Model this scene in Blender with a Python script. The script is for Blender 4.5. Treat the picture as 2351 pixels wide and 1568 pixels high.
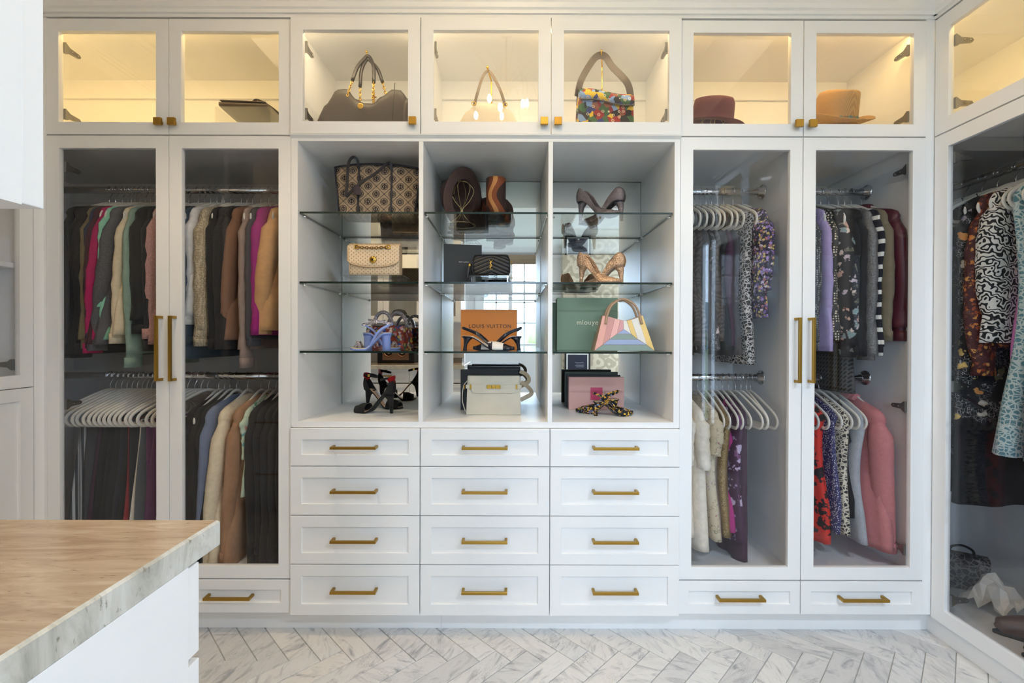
import bpy, math, random
from mathutils import Vector, Matrix, Euler
R = random.Random(7)
PI = math.pi
scene = bpy.context.scene
COL = scene.collection
for o in list(bpy.data.objects):
    bpy.data.objects.remove(o)

# ------------------------------------------------------------------ camera
F = 1060.0                       # focal length in pixels of the 2351 px wide frame
HOR = 770.0                      # pixel row of the horizon
ZC = 1.205                       # eye height
FY = 1.843                       # distance to the fronts of the back run of cabinets
PITCH, ROLL = 0.0055, 0.0029
PPX, PPY = 1175.5, HOR + F * PITCH
cam_d = bpy.data.cameras.new('camera')
cam_d.sensor_width = 36.0
cam_d.lens = 36.0 * F / 2351.0
cam_d.shift_y = (PPY - 784.0) / 2351.0
cam_d.clip_start = 0.02
cam = bpy.data.objects.new('camera', cam_d)
COL.objects.link(cam)
CAMR = (Matrix.Rotation(PI / 2 - PITCH, 3, 'X') @ Matrix.Rotation(ROLL, 3, 'Z'))
cam.matrix_world = Matrix.Translation((0, 0, ZC)) @ CAMR.to_4x4()
scene.camera = cam

def P(x, y, d):
    """photo pixel + distance from the eye plane -> point in the room"""
    r = CAMR @ Vector(((x - PPX) / F, -(y - PPY) / F, -1.0))
    r *= d / r.y
    return Vector((r.x, r.y, r.z + ZC))
def PX(x, y, d): return P(x, y, d).x
def PZ(x, y, d): return P(x, y, d).z

# ------------------------------------------------------------------ world, exposure
vs = scene.view_settings
vs.view_transform = 'Standard'
vs.look = 'None'
vs.gamma = 1.0
vs.use_curve_mapping = False
vs.exposure = 0.18
scene.cycles.max_bounces = 14
scene.cycles.diffuse_bounces = 10
scene.cycles.glossy_bounces = 6
scene.cycles.transmission_bounces = 8
scene.cycles.transparent_max_bounces = 28
scene.cycles.caustics_reflective = False
scene.cycles.caustics_refractive = False
scene.cycles.sample_clamp_indirect = 12.0
world = bpy.data.worlds.new('daylight')
scene.world = world
world.use_nodes = True
bg = world.node_tree.nodes['Background']
bg.inputs[0].default_value = (0.58, 0.76, 1.0, 1)
bg.inputs[1].default_value = 17.5

def lamp(name, kind, loc, energy, color, size=0.1, size_y=None, rot=(0, 0, 0), spread=PI, parent=None):
    l = bpy.data.lights.new(name, kind)
    l.energy = energy
    l.color = color
    if kind == 'AREA':
        l.shape = 'RECTANGLE' if size_y else 'DISK'
        l.size = size
        if size_y:
            l.size_y = size_y
        l.spread = spread
    elif kind == 'POINT':
        l.shadow_soft_size = size
    o = bpy.data.objects.new(name, l)
    COL.objects.link(o)
    o.location = loc
    o.rotation_euler = rot
    if parent:
        o.parent = parent
    return o
CEIL = 2.62
TRAY = 3.05
REAR = -2.9
# daylight sampling guides in the two openings of the rear wall
for (wx, ww) in ((-0.03, 0.96), (-1.25, 0.86)):
    p = lamp('window_portal', 'AREA', (wx, REAR - 0.05, 1.75), 1, (1, 1, 1), ww, 1.45, (-PI / 2, 0, PI))
    p.rotation_euler = (PI / 2, 0, 0)
    p.data.cycles.is_portal = True

p = lamp('window_portal', 'AREA', (2.54, -2.15, 1.26), 1, (1, 1, 1), 2.28, 0.6, (0, PI / 2, 0))
p.data.cycles.is_portal = True
# ------------------------------------------------------------------ mesh builder
class MB:
    def __init__(s):
        s.v = []; s.f = []; s.m = []; s.s = []
    def add(s, verts, faces, mat=0, smooth=False):
        b = len(s.v)
        s.v.extend([tuple(q) for q in verts])
        for f in faces:
            s.f.append([i + b for i in f]); s.m.append(mat); s.s.append(smooth)
        return s
    def box(s, x0, x1, y0, y1, z0, z1, mat=0):
        if x0 > x1: x0, x1 = x1, x0
        if y0 > y1: y0, y1 = y1, y0
        if z0 > z1: z0, z1 = z1, z0
        v = [(x0, y0, z0), (x1, y0, z0), (x1, y1, z0), (x0, y1, z0), (x0, y0, z1), (x1, y0, z1), (x1, y1, z1), (x0, y1, z1)]
        return s.add(v, [(3, 2, 1, 0), (4, 5, 6, 7), (0, 1, 5, 4), (1, 2, 6, 5), (2, 3, 7, 6), (3, 0, 4, 7)], mat)
    def prism(s, poly, a0, a1, axis='y', mat=0):
        """extrude a polygon given in the plane across `axis` from a0 to a1"""
        n = len(poly)
        def pt(p, a):
            return (p[0], a, p[1]) if axis == 'y' else ((a, p[0], p[1]) if axis == 'x' else (p[0], p[1], a))
        v = [pt(p, a0) for p in poly] + [pt(p, a1) for p in poly]
        f = [tuple(range(n)), tuple(range(2 * n - 1, n - 1, -1))]
        f += [((i + 1) % n, i, n + i, n + (i + 1) % n) for i in range(n)]
        return s.add(v, f, mat)
    def loft(s, rings, closed=True, cap0=True, cap1=True, mat=0, smooth=True):
        n = len(rings[0]); b = len(s.v)
        for r in rings: s.v.extend([tuple(q) for q in r])
        m = n if closed else n - 1
        for j in range(len(rings) - 1):
            for i in range(m):
                k = (i + 1) % n
                s.f.append([b + j * n + i, b + j * n + k, b + (j + 1) * n + k, b + (j + 1) * n + i]); s.m.append(mat); s.s.append(smooth)
        if cap0: s.f.append([b + i for i in range(n - 1, -1, -1)]); s.m.append(mat); s.s.append(False)
        if cap1: s.f.append([b + (len(rings) - 1) * n + i for i in range(n)]); s.m.append(mat); s.s.append(False)
        return s
    def frames(s, pts, closed=False, up=None):
        pts = [Vector(p) for p in pts]; n = len(pts); T = []
        for i in range(n):
            a = pts[(i - 1) % n] if (closed or i > 0) else pts[i]
            c = pts[(i + 1) % n] if (closed or i < n - 1) else pts[i]
            d = c - a
            T.append(d.normalized() if d.length > 1e-9 else Vector((0, 0, 1)))
        out = []
        if up is None:
            ref = Vector((0, 0, 1)) if abs(T[0].z) < 0.9 else Vector((1, 0, 0))
            nrm = (ref - T[0] * ref.dot(T[0])).normalized()
            for i in range(n):
                nrm = (nrm - T[i] * nrm.dot(T[i]))
                nrm = nrm.normalized() if nrm.length > 1e-9 else Vector((1, 0, 0))
                out.append((pts[i], nrm, T[i].cross(nrm)))
        else:
            for i in range(n):
                u = Vector(up[i] if isinstance(up, list) else up)
                nrm = u - T[i] * u.dot(T[i])
                nrm = nrm.normalized() if nrm.length > 1e-6 else Vector((1, 0, 0))
                out.append((pts[i], nrm, T[i].cross(nrm)))
        return out
    def tube(s, pts, r, n=8, closed=False, mat=0, up=None, flat=1.0):
        """round tube; flat < 1 squeezes it along the frame normal"""
        fr = s.frames(pts, closed, up); rings = []
        for i, (p, a, b) in enumerate(fr):
            rr = r[i] if isinstance(r, (list, tuple)) else r
            rings.append([p + a * (rr * flat * math.cos(2 * PI * k / n)) + b * (rr * math.sin(2 * PI * k / n)) for k in range(n)])
        if closed: rings.append(rings[0])
        return s.loft(rings, True, not closed, not closed, mat)
    def strip(s, pts, w, t, up, mat=0, closed=False):
        """flat band: width w across, thickness t along `up`"""
        fr = s.frames(pts, closed, up); rings = []
        for i, (p, a, b) in enumerate(fr):
            ww = w[i] if isinstance(w, (list, tuple)) else w
            rings.append([p + b * (ww / 2 * sx) + a * (t / 2 * sy) for sx, sy in ((-1, -1), (1, -1), (1, 1), (-1, 1))])
        if closed: rings.append(rings[0])
        return s.loft(rings, True, not closed, not closed, mat, False)
    def lathe(s, prof, n=20, M=None, mat=0, cap=True):
        M = M or Matrix()
        rings = [[M @ Vector((r * math.cos(2 * PI * k / n), r * math.sin(2 * PI * k / n), z)) for k in range(n)] for r, z in prof]
        return s.loft(rings, True, cap, cap, mat)
    def ball(s, c, r, n=8, sz=1.0, mat=0):
        c = Vector(c); rings = []
        for j in range(1, n):
            a = PI * j / n
            rings.append([c + Vector((r * math.sin(a) * math.cos(2 * PI * k / n), r * math.sin(a) * math.sin(2 * PI * k / n), -r * sz * math.cos(a))) for k in range(n)])
        return s.loft(rings, True, True, True, mat)
    def mesh(s, name, mats):
        me = bpy.data.meshes.new(name)
        me.from_pydata(s.v, [], s.f)
        for m in (mats if isinstance(mats, (list, tuple)) else [mats]):
            me.materials.append(m)
        me.polygons.foreach_set('material_index', s.m)
        me.polygons.foreach_set('use_smooth', s.s)
        me.update()
        return me

def link(name, me, parent=None, loc=(0, 0, 0), rot=(0, 0, 0), bevel=0, solid=0, sub=0):
    o = bpy.data.objects.new(name, me)
    COL.objects.link(o)
    o.location = loc
    o.rotation_euler = rot
    if parent is not None: o.parent = parent
    if solid:
        m = o.modifiers.new('solid', 'SOLIDIFY'); m.thickness = solid; m.offset = 0
    if sub:
        m = o.modifiers.new('sub', 'SUBSURF'); m.levels = sub; m.render_levels = sub
    if bevel:
        m = o.modifiers.new('bevel', 'BEVEL'); m.width = bevel; m.segments = 2; m.limit_method = 'ANGLE'
        m.angle_limit = 0.7
    return o
def part(name, mb, mats, parent, **k):
    return link(name, mb.mesh(name, mats), parent, **k)
def tag(o, label, cat, group=None):
    o['label'] = label; o['category'] = cat
    if group: o['group'] = group
    return o
def thing(name, label, cat, loc=(0, 0, 0), rot=(0, 0, 0), group=None):
    o = bpy.data.objects.new(name, None)
    COL.objects.link(o)
    o.empty_display_size = 0.05
    o.location = loc
    o.rotation_euler = rot if isinstance(rot, (tuple, list, Euler)) else (0, 0, rot)
    return tag(o, label, cat, group)
def struct(name, mb, mats, **k):
    o = part(name, mb, mats, None, **k)
    o['kind'] = 'structure'
    return o
def dup(o, parent=None, **k):
    c = o.copy(); COL.objects.link(c)
    if parent is not None: c.parent = parent
    for q, v in k.items(): setattr(c, q, v)
    for ch in list(o.children):
        dup(ch, c)
    return c
def lerp(a, b, t): return a + (b - a) * t
def pw(xs, t):
    """piecewise linear table [(t, v), ...]"""
    if t <= xs[0][0]: return xs[0][1]
    for (a, va), (b, vb) in zip(xs, xs[1:]):
        if t <= b: 
            u = (t - a) / (b - a); u = u * u * (3 - 2 * u)
            return va + (vb - va) * u
    return xs[-1][1]
def bez(pts, n=16):
    """Catmull-Rom through points"""
    pts = [Vector(p) for p in pts]; out = []
    for i in range(len(pts) - 1):
        p0 = pts[i - 1] if i else pts[0] * 2 - pts[1]
        p1, p2 = pts[i], pts[i + 1]
        p3 = pts[i + 2] if i + 2 < len(pts) else p2 * 2 - p1
        for k in range(n):
            t = k / n
            out.append(0.5 * ((2 * p1) + (p2 - p0) * t + (2 * p0 - 5 * p1 + 4 * p2 - p3) * t * t + (3 * p1 - p0 - 3 * p2 + p3) * t ** 3))
    out.append(pts[-1])
    return out
# ------------------------------------------------------------------ materials
def srgb(r, g, b):
    f = lambda c: (c / 255 / 12.92) if c / 255 <= 0.04045 else ((c / 255 + 0.055) / 1.055) ** 2.4
    return (f(r), f(g), f(b), 1.0)
class NT:
    def __init__(s, name):
        s.mat = bpy.data.materials.new(name); s.mat.use_nodes = True
        s.t = s.mat.node_tree; s.t.nodes.clear()
        s.out = s.t.nodes.new('ShaderNodeOutputMaterial')
        s.b = None
    def n(s, typ, ins=None, **props):
        nd = s.t.nodes.new('ShaderNode' + typ)
        for k, v in props.items(): setattr(nd, k, v)
        for k, v in (ins or {}).items(): s.set(nd, k, v)
        return nd
    def set(s, nd, k, v):
        sock = nd.inputs[k]
        if isinstance(v, bpy.types.NodeSocket): s.t.links.new(v, sock)
        elif isinstance(v, bpy.types.Node): s.t.links.new(v.outputs[0], sock)
        else:
            if sock.type == 'VECTOR' and isinstance(v, (int, float)): v = (v, v, v)
            sock.default_value = v
    def bsdf(s, color, rough=0.5, metal=0.0, **ex):
        s.b = s.n('BsdfPrincipled')
        s.set(s.b, 'Base Color', color); s.set(s.b, 'Roughness', rough); s.set(s.b, 'Metallic', metal)
        for k, v in ex.items(): s.set(s.b, k.replace('_', ' '), v)
        s.t.links.new(s.b.outputs[0], s.out.inputs[0])
        return s
    def bump(s, h, strength=0.3, dist=0.002):
        b = s.n('Bump', {'Height': h, 'Strength': strength, 'Distance': dist})
        s.set(s.b, 'Normal', b.outputs[0]); return s
    def co(s, scale=(1, 1, 1), loc=(0, 0, 0), rot=(0, 0, 0), kind='Object', rnd=False):
        tc = s.n('TexCoord').outputs[kind]
        if rnd:
            oi = s.n('ObjectInfo')
            k = s.n('VectorMath', {0: oi.outputs['Random'], 1: (13.7, 7.3, 5.1)}, operation='MULTIPLY')
            tc = s.n('VectorMath', {0: tc, 1: k.outputs[0]}, operation='ADD').outputs[0]
        return s.n('Mapping', {'Vector': tc, 'Scale': scale, 'Location': loc, 'Rotation': rot}).outputs[0]
    def noise(s, vec, scale, detail=3, rough=0.5, dist=0.0):
        return s.n('TexNoise', {'Vector': vec, 'Scale': scale, 'Detail': detail, 'Roughness': rough, 'Distortion': dist}).outputs[0]
    def voro(s, vec, scale, feature='F1', out='Distance', rnd=1.0, dim='3D'):
        nd = s.n('TexVoronoi', {'Vector': vec, 'Scale': scale, 'Randomness': rnd}, feature=feature, voronoi_dimensions=dim)
        return nd.outputs[out]
    def wave(s, vec, scale, dist=0.0, dscale=1.0, typ='BANDS', dirn='X', detail=2):
        return s.n('TexWave', {'Vector': vec, 'Scale': scale, 'Distortion': dist, 'Detail Scale': dscale, 'Detail': detail}, wave_type=typ, **({'bands_direction': dirn} if typ == 'BANDS' else {})).outputs['Fac']
    def ramp(s, fac, stops, interp='LINEAR'):
        nd = s.n('ValToRGB', {'Fac': fac}); cr = nd.color_ramp; cr.interpolation = interp
        while len(cr.elements) < len(stops): cr.elements.new(0.5)
        for e, (p, c) in zip(cr.elements, stops):
            e.position = p; e.color = c if len(c) == 4 else (*c, 1)
        return nd.outputs[0]
    def math(s, op, a, b=0.0, c=0.0):
        nd = s.n('Math', {0: a, 1: b, 2: c}, operation=op); return nd.outputs[0]
    def step(s, v, lo, hi):
        return s.n('MapRange', {0: v, 1: lo, 2: hi, 3: 0.0, 4: 1.0}, interpolation_type='SMOOTHSTEP').outputs[0]
    def mix(s, fac, a, b):
        nd = s.n('Mix', {}, data_type='RGBA')
        s.set(nd, 0, fac); s.set(nd, 6, a); s.set(nd, 7, b)
        return nd.outputs[2]
    def sep(s, vec):
        return s.n('SeparateXYZ', {0: vec}).outputs
    def comb(s, x, y, z=0.0):
        return s.n('CombineXYZ', {0: x, 1: y, 2: z}).outputs[0]

def plain(name, c, rough=0.5, metal=0.0, **ex):
    return NT(name).bsdf(c, rough, metal, **ex).mat
def paint(name, c, rough=0.38):
    t = NT(name); v = t.co()
    t.bsdf(c, rough)
    t.bump(t.noise(v, 220, 2), 0.06, 0.001)
    return t.mat
def glass(name, tint, fres=1.0, rough=0.0, tr=1.0):
    """thin clear sheet: tinted see-through plus mirror reflection by angle"""
    t = NT(name)
    a = t.n('BsdfTransparent', {0: tint}); g = t.n('BsdfGlossy', {0: (1, 1, 1, 1), 'Roughness': rough})
    ge = t.n('NewGeometry')
    c = t.math('ABSOLUTE', t.n('VectorMath', {0: ge.outputs['Normal'], 1: ge.outputs['Incoming']}, operation='DOT_PRODUCT').outputs['Value'])
    f = t.math('MULTIPLY_ADD', t.math('POWER', t.math('SUBTRACT', 1.0, c), 5.0), 0.96, 0.04)
    m = t.n('MixShader', {0: t.math('MULTIPLY', f, fres), 1: a.outputs[0], 2: g.outputs[0]})
    t.t.links.new(m.outputs[0], t.out.inputs[0]); return t.mat
def emit(name, c, st):
    t = NT(name); e = t.n('Emission', {0: c, 1: st}); t.t.links.new(e.outputs[0], t.out.inputs[0]); return t.mat
def fabric(name, c, var=0.12, scale=45, rough=0.85, weave=1500, bump=0.05, fleck=None):
    t = NT(name); v = t.co()
    n1 = t.noise(v, scale, 4, 0.6)
    dark = tuple(q * (1 - var) for q in c[:3]) + (1,); lite = tuple(min(1, q * (1 + var * 0.6)) for q in c[:3]) + (1,)
    col = t.ramp(n1, [(0.3, dark), (0.7, lite)])
    n2 = t.noise(v, weave, 2)
    if fleck is not None: col = t.mix(t.step(n2, 0.55, 0.68), col, fleck)
    t.bsdf(col, rough, 0.0, Sheen_Weight=0.04, Sheen_Roughness=0.6)
    if bump > 0: t.bump(n2, bump, 0.002)
    return t.mat
def leather(name, c, rough=0.42, grain=380):
    t = NT(name); v = t.co()
    w = t.voro(v, grain)
    col = t.mix(t.noise(v, 14, 3), c, tuple(q * 0.82 for q in c[:3]) + (1,))
    t.bsdf(col, rough); t.bump(w, 0.25, 0.001); return t.mat
def floral(name, base, cols, scale=26, size=0.34, line=None, lscale=60, dist=0.03, rough=0.7):
    """blossoms: warped cells, each with its own colour, on a ground colour"""
    t = NT(name); v0 = t.co()
    nz = t.n('TexNoise', {'Vector': v0, 'Scale': scale * 1.7, 'Detail': 2}).outputs['Color']
    off = t.n('VectorMath', {0: nz, 1: (0.5, 0.5, 0.5)}, operation='SUBTRACT').outputs[0]
    off = t.n('VectorMath', {0: off, 3: dist * 2.2}, operation='SCALE').outputs[0]
    v = t.n('VectorMath', {0: v0, 1: off}, operation='ADD').outputs[0]
    vo = t.n('TexVoronoi', {'Vector': v, 'Scale': scale, 'Randomness': 1.0})
    rnd = t.sep(vo.outputs['Color'])[0]
    k = len(cols)
    pal = t.ramp(rnd, [(i / k, c) for i, c in enumerate(cols)], 'CONSTANT')
    shade = t.mix(t.step(vo.outputs['Distance'], size * 0.25, size), pal, tuple(q * 0.55 for q in cols[0][:3]) + (1,))
    pal2 = t.mix(0.45, pal, shade)
    m = t.math('SUBTRACT', 1.0, t.step(vo.outputs['Distance'], size * 0.82, size))
    gate = t.math('GREATER_THAN', t.sep(vo.outputs['Color'])[1], 0.22)
    m = t.math('MULTIPLY', m, gate)
    ground = base
    if line is not None:
        e = t.voro(v, lscale, 'DISTANCE_TO_EDGE')
        gl = t.math('GREATER_THAN', t.noise(v0, scale * 0.8, 2), 0.5)
        ground = t.mix(t.math('MULTIPLY', t.math('SUBTRACT', 1.0, t.step(e, 0.01, 0.035)), gl), base, line)
    t.bsdf(t.mix(m, ground, pal2), rough); t.bump(t.noise(v0, 700, 2), 0.2, 0.002)
    return t.mat
def dots(name, base, dot, scale=70, size=0.32, rnd=0.25, dist=0.0, rough=0.75):
    t = NT(name); v = t.co((1, 1, 1))
    d = t.voro(v, scale, rnd=rnd)
    t.bsdf(t.mix(t.step(d, size * 0.85, size), dot, base), rough); t.bump(d, 0.15, 0.002); return t.mat
def lace(name, base, line, scale=38, w=0.06, dist=3.0, rough=0.7):
    t = NT(name); v = t.co()
    w1 = t.wave(v, scale * 0.25, dist * 3, 2.5, 'RINGS')
    e = t.voro(v, scale, 'DISTANCE_TO_EDGE')
    m1 = t.math('SUBTRACT', 1.0, t.step(e, w * 0.5, w))
    m2 = t.step(w1, 0.86, 0.95)
    t.bsdf(t.mix(t.math('MAXIMUM', m1, m2), base, line), rough); t.bump(e, 0.2, 0.002); return t.mat
def swirl(name, base, line, scale=9, dist=9, lo=0.5, hi=0.62, dscale=1.6, rough=0.8):
    t = NT(name); v = t.co()
    w = t.wave(v, scale, dist, dscale, 'RINGS', detail=1)
    t.bsdf(t.mix(t.step(w, lo, hi), base, line), rough); return t.mat
def stripes(name, a, b, period, axis=2, duty=0.5, rough=0.8):
    t = NT(name); s = t.sep(t.co())
    fr = t.math('FRACT', t.math('DIVIDE', s[axis], period))
    t.bsdf(t.mix(t.math('GREATER_THAN', fr, duty), a, b), rough); return t.mat
def glitter(name, c, scale=900, metal=0.6, rough=0.28, amt=0.5):
    t = NT(name); v = t.co()
    vo = t.n('TexVoronoi', {'Vector': v, 'Scale': scale})
    nrm = t.n('VectorMath', {0: vo.outputs['Color'], 1: (0.5, 0.5, 0.5)}, operation='SUBTRACT').outputs[0]
    nrm = t.n('VectorMath', {0: nrm, 3: amt * 2}, operation='SCALE').outputs[0]
    g = t.n('NewGeometry').outputs['Normal']
    nn = t.n('VectorMath', {0: t.n('VectorMath', {0: g, 1: nrm}, operation='ADD').outputs[0]}, operation='NORMALIZE').outputs[0]
    col = t.mix(t.sep(vo.outputs['Color'])[0], tuple(q * 0.6 for q in c[:3]) + (1,), tuple(min(1, q * 1.5) for q in c[:3]) + (1,))
    t.bsdf(col, rough, metal); t.set(t.b, 'Normal', nn); return t.mat

M = {}
M['white'] = paint('white_satin_paint', srgb(234, 234, 234))
M['wall'] = paint('wall_paint', srgb(222, 221, 220), 0.7)
M['ceil'] = paint('ceiling_paint', srgb(236, 233, 228), 0.8)
M['brass'] = plain('brushed_brass', srgb(176, 138, 62), 0.33, 1.0)
M['wire'] = plain('pale_brass_wire', srgb(186, 166, 122), 0.3, 1.0)
M['gold'] = plain('polished_gold', srgb(222, 178, 84), 0.16, 1.0)
M['chrome'] = plain('chrome', (0.75, 0.75, 0.76, 1), 0.12, 1.0)
M['nickel'] = plain('nickel_hinge', (0.30, 0.29, 0.27, 1), 0.35, 1.0)
M['mirror'] = plain('mirror_silver', (0.88, 0.90, 0.89, 1), 0.0, 1.0)
M['clear'] = glass('clear_glass', (0.985, 0.99, 0.985, 1))
M['shelfglass'] = glass('shelf_glass', (0.95, 0.975, 0.965, 1))
M['edgeglass'] = plain('shelf_glass_edge', srgb(22, 40, 34), 0.15)
M['smoke'] = glass('smoked_glass', (0.935, 0.94, 0.95, 1), 0.6)
M['acrylic'] = glass('acrylic', (0.97, 0.98, 0.98, 1), 1.3)
M['bulbglass'] = glass('lamp_glass', (0.98, 0.975, 0.95, 1), 1.2)
M['bulb'] = emit('bulb_glow', (1, 0.74, 0.44, 1), 140.0)
M['hanger'] = plain('cream_plastic', srgb(232, 226, 214), 0.45)
M['rubber'] = plain('black_rubber', srgb(24, 23, 23), 0.6)
M['grout'] = paint('grout', srgb(176, 175, 172), 0.9)
def mk_marble():
    t = NT('marble_tile'); v = t.co(rnd=True)
    oi = t.n('ObjectInfo').outputs['Random']
    vr = t.n('VectorRotate', {'Vector': v, 'Angle': t.math('MULTIPLY', oi, 6.0)}, rotation_type='Z_AXIS').outputs[0]
    st = t.n('Mapping', {'Vector': vr, 'Scale': (5, 16, 5)}).outputs[0]
    n1 = t.noise(st, 1.6, 6, 0.62, 1.4)
    vein = t.ramp(n1, [(0.28, srgb(150, 152, 158)), (0.42, srgb(205, 205, 205)), (0.52, srgb(222, 221, 219)), (0.72, srgb(212, 211, 210))])
    n2 = t.noise(st, 4.0, 4, 0.7, 2.0)
    thin = t.math('SUBTRACT', 1.0, t.step(t.math('ABSOLUTE', t.math('SUBTRACT', n2, 0.5)), 0.0, 0.018))
    gate = t.step(t.noise(v, 7, 2), 0.5, 0.7)
    col = t.mix(t.math('MULTIPLY', thin, gate), vein, srgb(120, 122, 128))
    tone = t.ramp(t.math('FRACT', t.math('MULTIPLY', oi, 7.31)), [(0.0, (0.80, 0.80, 0.81, 1)), (0.6, (1, 1, 1, 1)), (1.0, (0.98, 0.955, 0.93, 1))])
    mm = t.n('Mix', {}, data_type='RGBA', blend_type='MULTIPLY'); t.set(mm, 0, 1.0); t.set(mm, 6, col); t.set(mm, 7, tone)
    t.bsdf(mm.outputs[2], 0.28); return t.mat
M['marble'] = mk_marble()
def mk_stone(name, cols, sc):
    t = NT(name); v = t.co(sc)
    n = t.noise(v, 1.0, 6, 0.65, 0.8); n2 = t.noise(v, 5.0, 4, 0.7, 0.5)
    col = t.ramp(n, [(0.25, cols[0]), (0.45, cols[1]), (0.6, cols[2]), (0.8, cols[3])])
    col = t.mix(t.step(n2, 0.60, 0.74), col, cols[4])
    t.bsdf(col, 0.12); return t.mat
M['stone'] = mk_stone('quartzite_top', [srgb(146, 126, 106), srgb(170, 149, 126), srgb(184, 165, 142), srgb(200, 186, 168), srgb(112, 92, 74)], (9, 62, 30))
M['stone_edge'] = mk_stone('quartzite_edge', [srgb(150, 148, 138), srgb(186, 183, 172), srgb(205, 203, 196), srgb(214, 210, 200), srgb(134, 128, 112)], (8, 22, 9))
def mk_wallpaper():
    t = NT('damask_wallpaper'); v = t.co()
    vo = t.n('TexVoronoi', {'Vector': v, 'Scale': 4.2, 'Randomness': 0.9}, voronoi_dimensions='3D')
    d = t.math('ADD', t.math('MULTIPLY', vo.outputs['Distance'], 3.2), t.math('MULTIPLY', t.noise(v, 5.5, 2), 1.7))
    w = t.math('SINE', t.math('MULTIPLY', d, 6.2))
    t.bsdf(t.mix(t.step(w, -0.15, 0.15), srgb(204, 188, 162), srgb(172, 157, 133)), 0.6); return t.mat
M['wallpaper'] = mk_wallpaper()
# ------------------------------------------------------------------ the room
XR, XL = 1.68, -1.873            # fronts of the right-hand and left-hand runs
BAY = [-0.881, -0.364, 0.152, 0.669]
DR = [0.669, 1.158, 1.647]
DL = [-1.859, -1.370, -0.881]
ZU0, ZU1 = 2.000, 2.462          # upper cabinets
def bx(*a): return MB().box(*a)

floor = struct('floor', bx(-2.5, 2.5, REAR, 2.5, -0.06, -0.0035), M['grout'])
TW, TL = 0.083, 0.30
def mk_tile():
    g = 0.0013
    b = MB(); c = 0.0012
    x0, x1, y0, y1 = g, TL - g, g, TW - g
    b.add([(x0, y0, -0.012), (x1, y0, -0.012), (x1, y1, -0.012), (x0, y1, -0.012), (x0, y0, -c), (x1, y0, -c), (x1, y1, -c), (x0, y1, -c),
           (x0 + c, y0 + c, 0), (x1 - c, y0 + c, 0), (x1 - c, y1 - c, 0), (x0 + c, y1 - c, 0)],
          [(0, 1, 5, 4), (1, 2, 6, 5), (2, 3, 7, 6), (3, 0, 4, 7), (4, 5, 9, 8), (5, 6, 10, 9), (6, 7, 11, 10), (7, 4, 8, 11), (8, 9, 10, 11)])
    return b
tile_me = mk_tile().mesh('tile', M['marble'])
rest = MB()
C45 = math.sqrt(0.5)
off = Vector((-0.586 - C45 * TL, 1.70 - C45 * TL))
for i in range(-40, 41):
    for j in range(-14, 3):
        for vert in (0, 1):
            bx_, by_ = i * TW + j * TL, -i * TW + j * TL
            if vert: bx_ += TL + TW
            wx = (bx_ - by_) * C45 + off.x; wy = (bx_ + by_) * C45 + off.y
            ang = PI / 4 + (PI / 2 if vert else 0)
            cx = wx + math.cos(ang) * TL / 2 - math.sin(ang) * TW / 2; cy = wy + math.sin(ang) * TL / 2 + math.cos(ang) * TW / 2
            if abs(cx) > 1.95 or cy > 2.03 or cy < REAR + 0.1: continue
            tz = R.uniform(-0.0006, 0.0006)
            if 1.30 < cy and -0.95 < cx:
                o = link('tile', tile_me, floor, (wx, wy, tz), (0, 0, ang))
            else:
                ca, sa = math.cos(ang), math.sin(ang)
                v = [(wx + x * ca - y * sa, wy + x * sa + y * ca, z + tz) for x, y, z in [tuple(q.co) for q in tile_me.vertices]]
                rest.add(v, [tuple(p.vertices) for p in tile_me.polygons])
tf = part('tile_field', rest, M['marble'], floor); tf['kind'] = 'stuff'

struct('wall_back', bx(-2.5, 2.5, 2.46, 2.52, 0, CEIL), M['wall'])
struct('wall_left', bx(-2.56, -2.5, REAR, 2.52, 0, CEIL), M['wall'])
SW = (-2.45, -1.85, 0.12, 2.40)   # unseen glazed opening added in the right-hand wall for side daylight
struct('wall_right', MB().box(2.5, 2.56, SW[1], 2.52, 0, CEIL).box(2.5, 2.56, REAR, SW[0], 0, CEIL).box(2.5, 2.56, SW[0], SW[1], 0, SW[2]).box(2.5, 2.56, SW[0], SW[1], SW[3], CEIL), M['wall'])
b = MB()
for y0, y1, z0, z1 in ((SW[0], SW[0] + 0.07, SW[2], SW[3]), (SW[1] - 0.07, SW[1], SW[2], SW[3]), ((SW[0] + SW[1]) / 2 - 0.05, (SW[0] + SW[1]) / 2 + 0.05, SW[2], SW[3])):
    b.box(2.51, 2.55, y0, y1, z0, z1)
dw = struct('window_3', b, M['white'])
for y0, y1 in ((SW[0] + 0.07, (SW[0] + SW[1]) / 2 - 0.05), ((SW[0] + SW[1]) / 2 + 0.05, SW[1] - 0.07)):
    part('window_pane', MB().box(2.528, 2.532, y0, y1, SW[2], SW[3]), M['clear'], dw)
struct('wall_vanity', bx(-2.5, -0.47, -0.02, 0.10, 0, CEIL), M['wall'])
# rear wall: one mirrored window opening, a second added unseen for daylight
WZ0, WZ1 = 1.02, 2.47
W1, W2 = (-0.51, 0.45), (-1.68, -0.82)
rw = MB()
for x0, x1, z0, z1 in ((-2.5, W2[0], 0, CEIL), (W2[1], W1[0], 0, CEIL), (W1[1], 2.5, 0, CEIL)):
    rw.box(x0, x1, REAR - 0.12, REAR, z0, z1)
for a in (W1, W2):
    rw.box(a[0], a[1], REAR - 0.12, REAR, 0, WZ0); rw.box(a[0], a[1], REAR - 0.12, REAR, WZ1, CEIL)
struct('wall_rear', rw, M['wall'])
struct('wall_rear_papered', bx(0.80, 2.5, REAR, REAR + 0.3, 0, CEIL), M['wallpaper'])
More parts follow.
